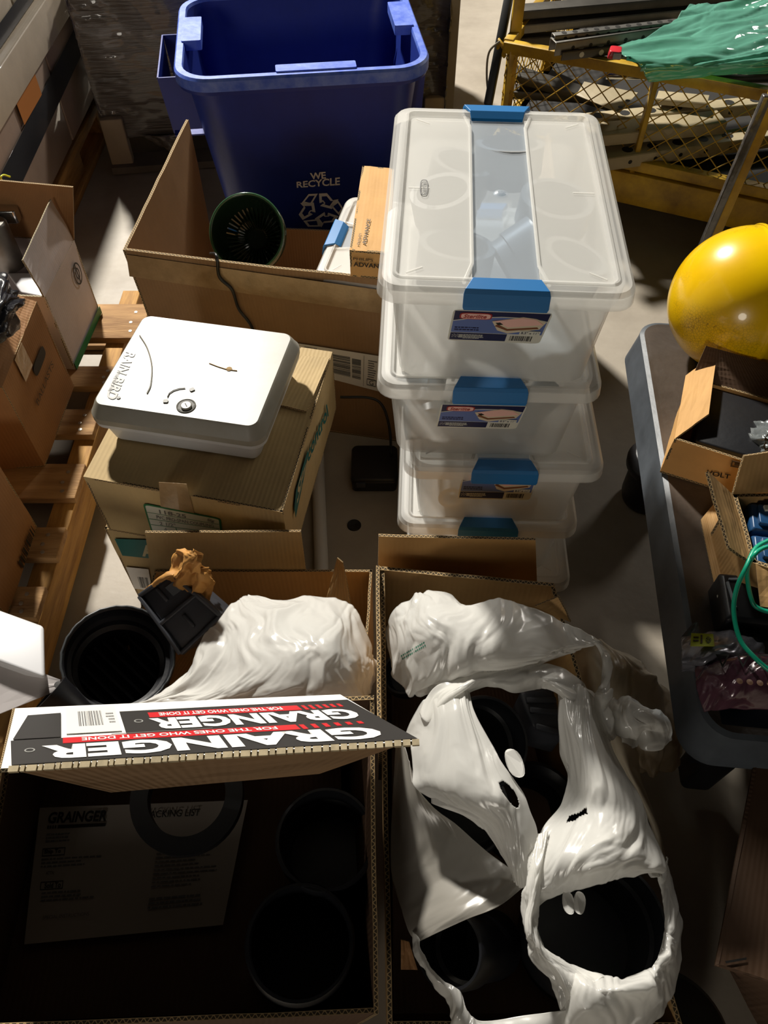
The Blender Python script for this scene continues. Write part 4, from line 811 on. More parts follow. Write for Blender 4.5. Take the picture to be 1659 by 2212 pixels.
sheet('bottom_hoop', [[(1210, 2180, .37), (1230, 2150, .40), (1240, 2120, .41), (1245, 2095, .40)], [(1225, 2240, .36), (1260, 2190, .40), (1290, 2140, .42), (1300, 2105, .40)], [(1300, 2250, .35), (1330, 2200, .39), (1350, 2140, .42), (1355, 2112, .40)],
  [(1380, 2235, .34), (1400, 2180, .38), (1405, 2130, .41), (1400, 2095, .40)], [(1440, 2175, .33), (1440, 2130, .37), (1430, 2095, .40), (1415, 2078, .40)], [(1468, 2100, .33), (1458, 2070, .37), (1445, 2050, .39), (1428, 2045, .39)],
  [(1472, 2010, .33), (1460, 2005, .37), (1448, 2000, .39), (1436, 1995, .39)], [(1450, 1900, .35), (1446, 1910, .38), (1440, 1925, .39), (1428, 1930, .39)], [(1436, 1850, .37), (1434, 1865, .39), (1428, 1880, .40), (1418, 1880, .40)]], bagm, bg, nu=60, nv=150, seed=13, amp=.0034, fr=36)
sheet('left_rim', [[(886, 2010, .335), (896, 2018, .345), (905, 2030, .35)], [(895, 2060, .335), (905, 2060, .35), (913, 2060, .35)], [(915, 2100, .34), (927, 2098, .355), (938, 2098, .355)], [(945, 2145, .34), (960, 2135, .36), (978, 2128, .36)],
  [(972, 2185, .34), (985, 2172, .36), (998, 2150, .36)], [(985, 2225, .34), (998, 2205, .36), (1010, 2185, .36)], [(1020, 2260, .34), (1030, 2230, .36), (1042, 2205, .36)], [(1120, 2265, .34), (1122, 2225, .36), (1125, 2195, .36)], [(1230, 2250, .36), (1228, 2212, .37), (1225, 2180, .38)]], bagm, bg, nu=30, nv=150, seed=15, amp=.004, fr=30)
for k, (x, y, z) in enumerate(((1112, 1648, .475), (1228, 1950, .43), (1252, 1950, .43))):
    cpt = PZ(x, y, z); ang_ = (.35, 0.1, -.15)[k]; s_ = (.018, .012, .012)[k]
    M_ = Matrix.Translation(cpt) @ Matrix.Rotation(ang_, 4, 'Z'); m = MB(); P = [M_ @ V((s_ * .55 * math.cos(a_) , s_ * math.sin(a_), .002 * math.sin(3 * a_))) for a_ in [i * math.pi / 10 for i in range(20)]]
    m.add(P + [p - V((0, 0, .0008)) for p in P], [list(range(20)), list(range(39, 19, -1))] + [[i, 20 + i, 20 + (i + 1) % 20, (i + 1) % 20] for i in range(20)]); m.make('punched_tab', bagm, bg)
# upper bag
bu = thing('plastic_bag', 'white plastic bag with green print and stretched handle, lying behind the largest torn bag', 'plastic bag', PZ(1000, 1400, .4))
us = sheet('body_film', [[(838, 1375, .40), (845, 1335, .43), (868, 1305, .45), (895, 1285, .465), (925, 1273, .46)],
  [(842, 1415, .41), (865, 1370, .455), (895, 1335, .48), (930, 1300, .49), (970, 1278, .475)],
  [(848, 1452, .41), (885, 1410, .465), (920, 1365, .495), (965, 1325, .50), (1008, 1303, .48)],
  [(862, 1478, .41), (910, 1450, .46), (960, 1400, .495), (1010, 1350, .50), (1060, 1297, .48)],
  [(885, 1500, .41), (940, 1478, .455), (1005, 1430, .49), (1065, 1370, .50), (1115, 1302, .48)],
  [(930, 1495, .42), (990, 1472, .46), (1060, 1440, .48), (1120, 1390, .49), (1170, 1322, .475)],
  [(1000, 1475, .43), (1060, 1455, .46), (1120, 1440, .47), (1180, 1400, .475), (1225, 1350, .465)],
  [(1100, 1455, .44), (1130, 1445, .45), (1180, 1420, .46), (1240, 1395, .465), (1275, 1376, .455)],
  [(1200, 1420, .445), (1225, 1410, .45), (1255, 1400, .455), (1285, 1392, .455), (1305, 1395, .45)]], bagm, bu, nu=130, nv=150, seed=21, amp=.0045, fr=24)
from mathutils.bvhtree import BVHTree
bv = BVHTree.FromPolygons([v.co + us.location for v in us.data.vertices], [list(p.vertices) for p in us.data.polygons]); m = MB(); rnd = random.Random(3)
for row in range(2):      # small smeared green print on the film
    for k in range(13):
        x0_ = 866 + k * 4.0 + row * 3; y0_ = 1416 - k * 2.35 + row * 6; P = []
        for dx, dy in ((0, 3.5), (2.6, 2.2), (2.6 + rnd.uniform(-.8, .8), -1.6), (0, -.6)):
            h_, n_, i_, d_ = bv.ray_cast(C0, ray(x0_ + dx, y0_ + dy).normalized())
            if h_ is None: break
            P.append(h_ - ray(x0_ + dx, y0_ + dy).normalized() * .0012)
        if len(P) == 4: m.add(P, [(0, 1, 2, 3)])
m.make('green_print', pm('green_bag_print', '#2f7a62', .5, var=0), bu)
sheet('handle_strip', [[(1262, 1378, .455), (1280, 1378, .46), (1300, 1390, .455)], [(1290, 1400, .455), (1302, 1405, .46), (1315, 1412, .455)], [(1302, 1440, .45), (1310, 1445, .458), (1318, 1445, .45)], [(1298, 1480, .45), (1306, 1485, .458), (1316, 1488, .45)],
  [(1284, 1500, .445), (1305, 1505, .46), (1322, 1490, .445)], [(1286, 1535, .44), (1302, 1540, .455), (1316, 1528, .44)], [(1295, 1575, .43), (1315, 1575, .45), (1332, 1560, .43)], [(1318, 1600, .42), (1330, 1595, .43), (1345, 1580, .42)]], bagm, bu, nu=30, nv=90, seed=23, amp=.003, fr=40)
# cloudy knotted bag at the right
bk = thing('plastic_bag', 'cloudy beige knotted plastic bag at the far right, hanging beside the table edge', 'plastic bag', PZ(1380, 1550, .25))
sheet('film', [[(1230, 1400, .36), (1262, 1385, .385), (1292, 1385, .39), (1330, 1398, .37), (1360, 1412, .34)],
  [(1240, 1450, .35), (1290, 1440, .40), (1340, 1430, .40), (1385, 1438, .37), (1412, 1450, .33)],
  [(1270, 1520, .33), (1320, 1500, .39), (1370, 1480, .40), (1415, 1475, .36), (1450, 1492, .31)],
  [(1300, 1600, .31), (1345, 1570, .37), (1395, 1545, .38), (1435, 1540, .34), (1462, 1550, .29)],
  [(1340, 1660, .29), (1375, 1630, .34), (1415, 1610, .35), (1450, 1600, .31), (1474, 1605, .27)],
  [(1385, 1665, .28), (1405, 1672, .30), (1430, 1670, .30), (1455, 1662, .28), (1470, 1650, .26)]], bagt, bk, nu=110, nv=110, seed=31, amp=.005, fr=22)
sheet('tail_film', [[(1290, 1560, .37), (1330, 1580, .38), (1370, 1620, .34)], [(1330, 1640, .37), (1360, 1650, .37), (1385, 1680, .33)], [(1380, 1720, .36), (1395, 1730, .36), (1408, 1745, .33)], [(1415, 1800, .35), (1425, 1810, .35), (1432, 1820, .32)], [(1436, 1900, .34), (1441, 1900, .34), (1448, 1900, .32)]], bagt, bk, nu=40, nv=100, seed=35, amp=.003, fr=14)
sheet('knot', [[(1300, 1520, .42), (1325, 1515, .43), (1345, 1512, .43), (1370, 1522, .42)], [(1305, 1545, .425), (1340, 1535, .45), (1370, 1535, .45), (1410, 1530, .43)], [(1310, 1570, .42), (1350, 1560, .45), (1395, 1555, .455), (1440, 1545, .43)], [(1330, 1590, .41), (1370, 1585, .44), (1410, 1580, .445), (1450, 1570, .42)], [(1345, 1600, .40), (1380, 1605, .42), (1415, 1608, .42), (1448, 1595, .40)]], bagm, bk, nu=90, nv=80, seed=33, amp=.009, fr=34)
# ------------------------------------------------------------------ table at the right
zt = .40; a = PZ(1385, 698, zt); b = PZ(1532, 1600, zt); d = (b - a).normalized(); r_ = V((-d.y, d.x, 0)); r_ = r_ if r_.x > 0 else -r_
cn = (a + d * .405) + r_ * .30; Xt = Matrix.Translation((cn.x, cn.y, 0)) @ Matrix.Rotation(math.atan2(-d.x * 1, -d.y * 1) * -1, 4, 'Z')
tb = thing('utility_table', 'low dirty brown-grey plastic table at the right with a worn grey-blue skirt', 'table', (cn.x, cn.y, 0))
m = MB(); m.rr([(0, 0, .325, .63, .845, .045), (0, 0, .385, .612, .827, .043), (0, 0, .397, .61, .825, .042), (0, 0, .40, .595, .81, .036)], True, False, 8, Xt); autosmooth(m.make('skirt', tableside, tb), .9)
m = MB(); m.rr([(0, 0, .40, .595, .81, .036), (0, 0, .3995, .58, .795, .03)], False, True, 8, Xt); m.make('top', tabletop, tb)
for x, y in ((-.2, .34), (.25, .34), (-.2, -.34), (.25, -.34)):
    m = MB(); m.rr([(x, y, .06, .05, .05, .01), (x, y, .31, .06, .06, .01)], True, True, 3, Xt); m.make('leg', blackp, tb)
cst = thing('black_jar', 'black lidded container on the floor under the table edge', 'container', PZ(1365, 1080, 0))
m = MB(); c = PZ(1392, 1075, 0); m.lathe([(0, 0), (.05, 0), (.055, .02), (.055, .1), (0, .1)], c, (0, 0, 1), 36); m.make('body', blackp, cst, bevel=.003); m = MB(); m.lathe([(0, .1), (.062, .1), (.064, .12), (.05, .14), (0, .145)], c + V((-.003, .005, 0)), (0, 0, 1), 36); m.make('lid', blackp, cst, bevel=.003)
# yellow tank
tk = thing('air_tank', 'glossy bright yellow round-ended metal tank on the table corner', 'tank', (.65, 1.09, .40)); tc_ = PZ(1608, 650, .525); R = .1225
m = MB(); pr = [(0, -.125)] + [(R * math.sin(t_), -.125 * math.cos(t_)) for t_ in [i * math.pi / 2 / 22 for i in range(1, 23)]] + [(R + .0015, .002), (R + .0015, .006), (R, .008), (R, .34), (R * .9, .40), (R * .5, .44), (0, .455)]
m.lathe(pr, tc_, (1, -.05, 0), 72); autosmooth(m.make('shell', tanky, tk), .8)
m = MB(); m.lathe([(R + .001, .0), (R + .003, .004), (R + .001, .01)], tc_, (1, -.05, 0), 72); m.make('weld_seam', tanky, tk, smooth=True)
m = MB(); m.box(tc_ + V((.09, 0, R + .005)), (.05, .04, .02)); m.make('bracket', yel, tk, bevel=.003)
m = MB(); m.box(V((.62, 1.07, .402)), (.1, .14, .004)); m.box(tc_ + V((.04, 0, -R + .004)), (.02, .12, .012)); m.make('foot', blackp, tk)
# near cartons on the table
zb = .40; a = PZ(1425, 1020, zb); zt = .515
ex = (PZ(1659, 1092, zb) - a).normalized(); ey = V((-ex.y, ex.x, 0)); P3 = lambda u, v, h: a + ex * u + ey * v + V((0, 0, h)); Wd = .30; Dp = .15
t1 = carton('small_carton', 'open kraft carton on the table with clear bags inside, in front of the yellow tank', [P3(0, 0, 0), P3(Wd, 0, 0), P3(Wd, Dp, 0), P3(0, Dp, 0)], [P3(0, 0, .08), P3(Wd, 0, .07), P3(Wd, Dp, .08), P3(0, Dp, .08)], CB('ph'), open_top=True, seed=51)
tl_ = P3(0, 0, .08); tb_ = P3(0, Dp, .08)
flap(t1, [tl_, PZ(1531, 893, .50), PZ(1549, 762, .50), PY(1481, 811, tb_.y)], CB('ph'), 'side_flap', .003, 3)
flap(t1, [tb_, P3(Wd, Dp, .08), PY(1720, 800, tb_.y + .0), PY(1525, 747, tb_.y + .03)], CB('dark'), 'back_flap', .003, 4)
fpl2 = PL(P3(0, 0, 0), P3(Wd, 0, 0), P3(Wd, 0, .07))
text_on(Q(fpl2, (1512, 1020), (1577, 1032), (1580, 1020), (1516, 1008)), 'VOLT', blk, t1, (.2, 0, 1, .8), .003, .02); qq = Q(fpl2, (1578, 1005), (1608, 1010), (1610, 998), (1582, 992)); polys_on('print_block', qq, frame(0, 0, 1, 1, .1, .18) + [rect(.25, .3, .7, .7)], ink, t1, .003)
recyc(Q(fpl2, (1640, 985), (1700, 1000), (1705, 925), (1642, 915)), blk, t1, .003); text_on(Q(fpl2, (1648, 1000), (1700, 1010), (1702, 992), (1650, 982)), 'PL', blk, t1, (0, 0, .5, .8), .003, .03)
cw = thing('clear_bag', 'small crumpled clear plastic bag of parts inside the open kraft carton by the yellow tank', 'clear bag', P3(.17, .05, .06))
sheet('film', [[P3(.11, .02, .06), P3(.14, .015, .085), P3(.17, .02, .085), P3(.19, .02, .06)], [P3(.10, .05, .07), P3(.13, .05, .1), P3(.16, .05, .1), P3(.19, .05, .07)], [P3(.10, .09, .06), P3(.13, .10, .08), P3(.16, .1, .08), P3(.18, .09, .06)]], clearw, cw, nu=50, nv=50, amp=.012, fr=45, seed=2)
m = MB(); m.box(P3(.15, .08, .045), (.24, .13, .06), 0, math.atan2(ex.y, ex.x)); o = m.make('parts_tray', blackp, bevel=.004); tag(o, 'dark black parts tray inside the open kraft carton by the yellow tank', 'tray')
# second carton with blue batteries
zt = .50
k0, k1, k2, k3 = PZ(1625, 1215, zt), PZ(1760, 1260, zt), PZ(1730, 1060, zt), PZ(1583, 1068, zt)
t2 = carton('small_carton', 'open kraft carton with torn flaps and blue batteries inside, below the carton by the tank', [dn(p, .40) for p in (k0, k1, k2, k3)], [k0, k1, k2, k3], CB('tan'), open_top=True, seed=61, wall=.006)
flap(t2, [PZ(1578, 1183, .53), k0, k3, PZ(1530, 1018, .55)], CB('tan'), 'side_flap', .005, 5)
flap(t2, [k3, k2, PZ(1740, 965, .56), PZ(1608, 985, .55)], CB('tan'), 'back_flap', .004, 6)
flap(t2, [PZ(1642, 1310, .47), PZ(1720, 1320, .48), PZ(1725, 1228, .50), PZ(1632, 1218, .50)], CB('tan'), 'front_flap', .005, 7)
m = MB(); m.panel([PZ(1558, 1332, .404), PZ(1606, 1235, .41), PZ(1546, 1083, .41), PZ(1514, 1122, .404)][::1], .004, 0, 1, 6, 6, .002, 4); tag(m.make('loose_flap', CB('tan')), 'loose tan cardboard flap lying flat on the table left of the battery carton', 'cardboard piece')
for k, (x, y) in enumerate(((1690, 1120), (1700, 1192))):
    c = PZ(x, y, .49); X3 = Matrix.Translation((c.x, c.y, .432)) @ Matrix.Rotation(-.2, 4, 'Z'); bt = thing('battery', ('upper' if k == 0 else 'lower') + ' dark blue battery block inside the torn kraft carton', 'battery', (c.x, c.y, .41))
    m = MB(); m.rr([(0, 0, 0, .085, .05, .003), (0, 0, .05, .085, .05, .003), (0, 0, .055, .078, .044, .003)], True, True, 3, X3); m.make('case', blueb, bt, bevel=.001); m = MB(); m.rr([(0, 0, .055, .066, .034, .003), (0, 0, .062, .066, .034, .003)], True, True, 3, X3); m.make('top_cover', blueb, bt, bevel=.001)
    m = MB(); m.box(X3 @ V((-.02, .01, .064)), (.012, .008, .004)); m.make('terminal', labelw, bt)
# black batteries, white card
c = PZ(1630, 1310, .43); X3 = Matrix.Translation((c.x, c.y, .402)) @ Matrix.Rotation(-.12, 4, 'Z'); bt = thing('black_battery', 'black sealed battery with a white metal terminal, on the table below the torn kraft carton', 'battery', (c.x, c.y, .402))
m = MB(); m.rr([(0, 0, 0, .1, .075, .004), (0, 0, .045, .1, .075, .004), (0, 0, .05, .09, .066, .004)], True, True, 3, X3); m.make('case', blackp, bt, bevel=.0015); m = MB(); m.box(X3 @ V((.005, -.02, .053)), (.012, .004, .004)); m.make('terminal', labelw, bt); m = MB(); m.box(X3 @ V((-.04, .0, .052)), (.003, .04, .003)); m.box(X3 @ V((.0, .03, .052)), (.08, .002, .003)); m.make('edge_ridge', pm('grey_ridge', '#7d838a', .35, var=0), bt)
m = MB(); m.panel([PZ(1556, 1332, .41), PZ(1585, 1292, .415), PZ(1597, 1232, .44), PZ(1551, 1287, .435)], .002, 0, 0, 4, 4, .001); tag(m.make('white_card', labelw), 'plain white card standing against the black battery on the table', 'card')
# antistatic bags
e1_ = thing('antistatic_bag', 'silver antistatic bag with a yellow-green label, on the table above the pink bag', 'component bag', PZ(1550, 1400, .4))
rows = [[(1471, 1378, .415), (1530, 1362, .43), (1590, 1360, .43), (1640, 1372, .415)], [(1471, 1400, .43), (1530, 1390, .45), (1595, 1388, .45), (1650, 1398, .43)], [(1472, 1430, .43), (1530, 1425, .452), (1600, 1425, .45), (1660, 1430, .43)], [(1473, 1450, .41), (1530, 1448, .43), (1600, 1450, .43), (1665, 1455, .41)]]
sheet('film', rows, silver, e1_, nu=70, nv=50, amp=.003, fr=40, seed=4)
qq = [PZ(1491, 1398, .455), PZ(1543, 1398, .458), PZ(1540, 1372, .45), PZ(1493, 1370, .447)]; gl = polys_on('caution_label', qq, [rect(0, 0, 1, 1)], greenl, e1_, .002); recyc([qq[1], qq[2], qq[3], qq[0]][0:4], blk, gl, .003) if False else None
recyc([onq(qq, .6, .15), onq(qq, .92, .15), onq(qq, .92, .85), onq(qq, .6, .85)], blk, gl, .003); polys_on('label_print', qq, [rect(.42, .2, .5, .85), rect(.1, .35, .34, .45), rect(.1, .6, .34, .7)], ink, gl, .003)
m = MB(); m.panel([PZ(1472, 1375, .42), PZ(1513, 1372, .42), PZ(1508, 1345, .42), PZ(1500, 1342, .42)][::1], .001, 0, 0, 4, 4, .001); m.make('folded_corner', silver, e1_)
e2_ = thing('antistatic_bag', 'translucent pink antistatic bag printed with black recycling triangles, at the lower end of the table', 'component bag', PZ(1580, 1470, .4))
rows = [[(1502, 1425, .42), (1560, 1412, .44), (1620, 1408, .445), (1700, 1418, .44)], [(1500, 1440, .435), (1560, 1430, .465), (1630, 1428, .465), (1700, 1435, .45)], [(1506, 1490, .43), (1565, 1480, .465), (1630, 1480, .465), (1705, 1485, .45)], [(1520, 1540, .41), (1570, 1530, .43), (1640, 1530, .43), (1710, 1535, .42)]]
sheet('film', rows, purple, e2_, nu=80, nv=60, amp=.004, fr=30, seed=6)
for x in (1560, 1604, 1650):
    q = [PZ(x - 18, 1446, .474), PZ(x + 18, 1446, .474), PZ(x + 18, 1412, .474), PZ(x - 18, 1412, .474)]; tri = [(.08, .92), (.92, .92), (.5, .05)]; tri2 = [(.24, .82), (.76, .82), (.5, .28)]; polys_on('recycling_triangle', q, ring_polys(tri, tri2), blk, e2_, .002)
m = MB()
for k in range(4): m.lathe([(0, .002), (.004, .001)], PZ(1597 + 22 * k, 1472 + 2 * k, .474), (0, 0, 1), 12)
m.make('printed_dots', pm('pale_dots', '#8a6a55', .5, var=0), e2_)
m = MB(); c = PZ(1600, 1560, .36); m.box((c.x + .04, c.y, .33), (.17, .06, .14), 0, -.1); o = m.make('dark_tray', pm('dark_blue_plastic', '#10141d', .3, var=.1), bevel=.004); tag(o, 'dark blue-black plastic tray under the pink antistatic bag at the table end', 'tray')
m = MB(); pts = [PZ(1700, 1150, .53), PZ(1659, 1168, .54), PZ(1632, 1185, .545), (PZ(1612, 1225, .54)), PZ(1592, 1270, .52), PZ(1585, 1320, .50), PZ(1598, 1380, .49), PZ(1630, 1420, .49), PZ(1665, 1450, .485), PZ(1700, 1470, .48)]
m.tube([cr1(pts, i / 90) for i in range(91)], .003, 8); pts = [PZ(1700, 1178, .54), PZ(1655, 1182, .55), PZ(1628, 1200, .55), PZ(1614, 1235, .52), PZ(1622, 1290, .48), PZ(1640, 1315, .47), PZ(1700, 1330, .47)]; m.tube([cr1(pts, i / 60) for i in range(61)], .003, 8)
tag(m.make('network_cable', cable_g, smooth=True), 'looping teal-green cable over the batteries on the table', 'cable')
# dark carton and round lid in the lower right corner
zt = .33; k = [PZ(1545, 2085, zt), PZ(1900, 2200, zt), PZ(1850, 1560, zt), PZ(1640, 1592, zt)]
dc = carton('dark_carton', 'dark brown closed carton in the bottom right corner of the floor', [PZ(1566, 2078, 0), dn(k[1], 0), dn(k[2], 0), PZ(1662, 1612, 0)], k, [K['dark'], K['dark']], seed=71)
q = Q(PL(*k[:3]), (1566, 2082), (1610, 2074), (1610, 2069), (1564, 2077)); polys_on('dark_seam', q, [rect(0, 0, 1, 1)], blk, dc, .004)
m = MB(); m.lathe([(0, .03), (.05, .028), (.075, .02), (.085, .0), (.085, -.1), (0, -.1)], PZ(1440, 2250, .14), (0, 0, 1), 44); tag(autosmooth(m.make('round_lid', olive)), 'dark olive round lid at the bottom edge right of the torn white bag', 'lid')
# ------------------------------------------------------------------ left group: pallet and cartons
pt = thing('wooden_pallet', 'worn wooden pallet under the open cartons at the left edge', 'pallet', (-.95, 1.1, 0))
Xl = Matrix.Rotation(.015, 4, 'Z')
ys = [(657, 731), (791, 836), (884, 940), (1002, 1077), (1139, 1207), (1267, 1335), (1400, 1480)]
for k, (y0, y1) in enumerate(ys):
    a = PZ(205 - (y0 - 650) * .1, y0, .13); b = PZ(205 - (y1 - 650) * .1, y1, .13); xr = (-.588, -.612, -.632, -.628, -.628, -.632, -.635)[k]
    m = MB(); m.box(((xr - 1.7) / 2, (a.y + b.y) / 2, .122), (1.7 + xr, abs(a.y - b.y), .018), 0, 0); m.make('deck_board', wood, pt, bevel=.002)
    m = MB()
    for dx, dy in ((.03, .25), (.035, -.05), (.03, -.3)): m.lathe([(0, .0015), (.004, .001), (.0042, 0)], V((xr - dx, (a.y + b.y) / 2 + dy * abs(a.y - b.y), .131)), (0, 0, 1), 10)
    m.make('nail_heads', pm('nail_head', '#a9a297', .4, .6, var=0), pt)
for x in (-.655, -1.15, -1.65):
    m = MB(); m.box((x, 1.06, .066), (.045, 1.2, .094)); m.make('stringer', woody, pt, bevel=.002)
for y in (.55, 1.1, 1.6):
    m = MB(); m.box((-1.17, y, .01), (1.1, .09, .016)); m.make('bottom_board', wood, pt, bevel=.002)
# white carton with green stripe
zb = .132
br_ = PZ(217, 675, zb); blw = PZ(163, 798, zb); 
def solve_z(px, py, y):    # height of a pixel on the vertical through depth y
    return PY(px, py, y).z
tr = PY(164, 514, br_.y); tl = PY(105, 646, blw.y); zt = (tr.z + tl.z) / 2; tr = V((br_.x, br_.y, zt)); tl = V((blw.x, blw.y, zt)); lf = V((-.34, .03, 0))
wc = carton('white_carton', 'white coated open carton with a green stripe and round black logo, on the left pallet', [blw + lf, blw, br_, br_ + lf], [tl + lf, tl, tr, tr + lf], CB('white', 'edgew'), open_top=True, seed=81)
flap(wc, [tl, tr, PX(110, 430, tr.x - .015), PX(50, 561, tl.x - .03)], CB('white', 'edgew'), 'side_flap', .004, 3, .003)
flap(wc, [tr + lf, tr, PY(157, 405, tr.y + .01), PY(-60, 385, tr.y + .01)][::1], CB('orange'), 'back_flap', .004, 4)
rp_ = PL(blw, br_, tr); wq = (blw, br_, tr, tl)
polys_on('green_stripe', wq, [rect(.0, .0, 1, .1)], grn, wc, .004); q = Q(rp_, (160, 603), (178, 585), (176, 548), (155, 562)); polys_on('logo_disc', wq, ring_polys(oval(.78, .72, .1, .13, 28), oval(.78, .72, .085, .11, 28)) + ring_polys(oval(.78, .72, .05, .07, 20), oval(.78, .72, .034, .05, 20)) + [rect(.77, .6, .79, .84)], blk, wc, .004)
m = MB(); m.panel([tl + V((-.01, .01, -.02)), tl + V((-.01, .1, -.02)), PZ(40, 610, zt - .01), PZ(60, 640, zt - .01)][::-1], .004, 0, 1, 6, 6, .002, 2)
# things in the carton
m = MB(); m.lathe([(0, 0), (.036, 0), (.036, .1), (.032, .105), (0, .105)], PZ(20, 575, zt - .03), (-.05, .05, 1), 36); o = autosmooth(m.make('metal_can', steel)); tag(o, 'grey metal can standing in the white carton on the left pallet', 'can')
m = MB(); m.rr([(0, 0, 0, .09, .05, .006), (0, 0, .03, .09, .05, .006)], True, True, 3, Matrix.Translation(PZ(5, 470, zt + .05))); tag(m.make('metal_bracket', chrome, bevel=.002), 'shiny metal plate at the left edge above the grey can', 'bracket')
m = MB(); pts = [PZ(-10, 430, zt + .06), PZ(5, 415, zt + .09), PZ(8, 398, zt + .11), PZ(2, 384, zt + .13), PZ(8, 378, zt + .13), PZ(22, 382, zt + .12)]; m.tube([cr1(pts, i / 40) for i in range(41)], .0018, 6); tag(m.make('yellow_wire', pm('yellow_wire_plastic', '#c8cc20', .4, var=0), smooth=True), 'thin curled yellow wire at the far left edge', 'wire')
fm = thing('white_foam_block', 'bright white foam block in the white carton beside the black bag', 'foam block', PZ(70, 610, zt)); m = MB(); m.hexa([PZ(40, 625, zt - .1), PZ(108, 650, zt - .1), PZ(70, 598, zt - .1), PZ(20, 590, zt - .1)], [PZ(45, 632, zt - .012), PZ(103, 643, zt - .012), PZ(70, 590, zt - .012), PZ(15, 590, zt - .012)]); m.make('body', whitep, fm, bevel=.004)
kg = thing('black_bag', 'crumpled black plastic bag and dark card in the brown carton with a handle hole', 'plastic bag', PZ(10, 660, zt))
sheet('film', [[(-60, 580, .44), (-20, 585, .47), (8, 590, .47), (38, 625, .45)], [(-60, 640, .46), (-20, 640, .49), (15, 640, .49), (46, 640, .46)], [(-60, 700, .45), (-20, 690, .48), (15, 690, .47), (42, 672, .44)], [(-60, 760, .42), (-20, 745, .44), (10, 735, .43), (35, 710, .41)]], pm('black_bag_film', '#1d1d22', .3, var=.1, bump=.3), kg, nu=60, nv=60, amp=.01, fr=26, seed=8)
# brown carton with the handle hole
b0 = PZ(97, 1008, zb); b1 = PZ(160, 835, zb); a1 = PY(84, 651, b1.y); zt2 = a1.z - .0; t0 = V((b0.x, b0.y, zt2 - .01)); t1_ = V((b1.x, b1.y, zt2)); lf = V((-.36, -.03, 0))
bc = carton('brown_carton', 'open brown carton with an oval handle hole in its side, on the left pallet', [b0 + lf, b0, b1, b1 + lf], [t0 + lf, t0, t1_, t1_ + lf], CB('orange'), open_top=True, seed=91)
hq = (b0, b1, t1_, t0); polys_on('handle_hole', hq, [oval(.62, .68, .15, .055, 24, .5)], blk, bc, .004); text_on(hq, 'BALLASTS', ink, bc, (.3, .46, .8, .52), .004)
polys_on('tape_strip', hq, [rect(.3, .75, .5, 1.0)], tp, bc, .0035)
flap(bc, [t0, t1_, t1_ + V((-.035, -.01, .03)), t0 + V((-.045, .02, .035))], CB('orange'), 'side_flap', .004, 5, .004)
# carton with barcode bottom-left
b1 = PZ(80, 1138, zb); b0 = PZ(15, 1335, zb); t1_ = V((b1.x, b1.y, .30)); t1_ = PY(0, 1008, b1.y); zt3 = t1_.z; t1_ = V((b1.x, b1.y, zt3)); t0 = V((b0.x, b0.y, zt3)); lf = V((-.36, 0, 0))
bc2 = carton('brown_carton', 'plain brown carton with a black barcode on its side, lower left on the pallet', [b0 + lf, b0, b1, b1 + lf], [t0 + lf, t0, t1_, t1_ + lf], CB('orange'), seed=95)
polys_on('barcode', (b0, b1, t1_, t0), bars(.5, .04, .92, .16, 14, 11), blk, bc2, .004)
# white plastic cover at lower left
wp = thing('white_cover', 'white plastic cover with a pointed flange and screw hole, at the lower left edge', 'plastic cover', PZ(40, 1420, .3))
m = MB(); m.hexa([PZ(-120, 1440, .38), PZ(98, 1470, .38), PZ(95, 1362, .36), PZ(-120, 1290, .36)], [PZ(-120, 1385, .45), PZ(98, 1466, .42), PZ(95, 1353, .42), PZ(-120, 1275, .43)]); m.make('raised_box', whitep, wp, bevel=.005, seg=3)
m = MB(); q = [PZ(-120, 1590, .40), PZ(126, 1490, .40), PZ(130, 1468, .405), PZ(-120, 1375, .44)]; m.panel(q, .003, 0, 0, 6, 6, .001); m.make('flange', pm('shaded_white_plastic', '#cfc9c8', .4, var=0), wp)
m = MB(); m.lathe([(0, .0005), (.005, .0003)], PZ(125, 1479, .406), (0, 0, 1), 14); m.make('screw_hole', blk, wp)
# ------------------------------------------------------------------ wrapped pallets at the back
pw = thing('wrapped_pallet_load', 'tall load of tan cartons wrapped in clear film on a yellow-brown wooden pallet, top left', 'pallet load', (-1.5, 2.5, 0))
xf = -.965; Y0, Y1 = 1.78, 2.86
m = MB()
for z in (.13,):
    m.box((xf - .5, (Y0 + Y1) / 2, z - .012), (1.0, Y1 - Y0, .022))
m.box((xf - .5, (Y0 + Y1) / 2, .01), (1.0, Y1 - Y0, .02)); m.make('deck', woody, pw, bevel=.003)
for x in (xf - .04, xf - .5, xf - .95):
    m = MB()
    for y0, y1 in ((Y0, 1.98), (2.22, 2.42), (2.66, Y1)): m.box((x, (y0 + y1) / 2, .06), (.045, y1 - y0, .085))
    m.box((x, (Y0 + Y1) / 2, .095), (.044, Y1 - Y0, .04)); m.make('stringer', woody, pw, bevel=.003)
def cbox(par, x0, x1, y0, y1, z0, z1, mat, name='carton', s=0):
    m = MB(); m.hexa([(x0, y0, z0), (x1, y0, z0), (x1, y1, z0), (x0, y1, z0)], [(x0, y0, z1), (x1, y0, z1), (x1, y1, z1), (x0, y1, z1)]); return m.make(name, mat, par, bevel=.003)
cbox(pw, xf - .45, xf - .004, Y0, 2.36, .142, .40, K['pinkcard']); cbox(pw, xf - .45, xf - .004, 2.37, Y1, .142, .40, K['pinkcard'])
cbox(pw, xf - .45, xf + .012, Y0, Y1, .403, .50, K['cream']); cbox(pw, xf - .45, xf - .02, Y0, 2.3, .503, .66, K['cream']); cbox(pw, xf - .45, xf - .02, 2.31, Y1, .503, .66, K['cream'])
cbox(pw, xf - .95, xf - .455, Y0, Y1, .142, .66, K['cream'])
dkb = pm('dark_band', '#34363a', .35, var=.2, coat=.5)
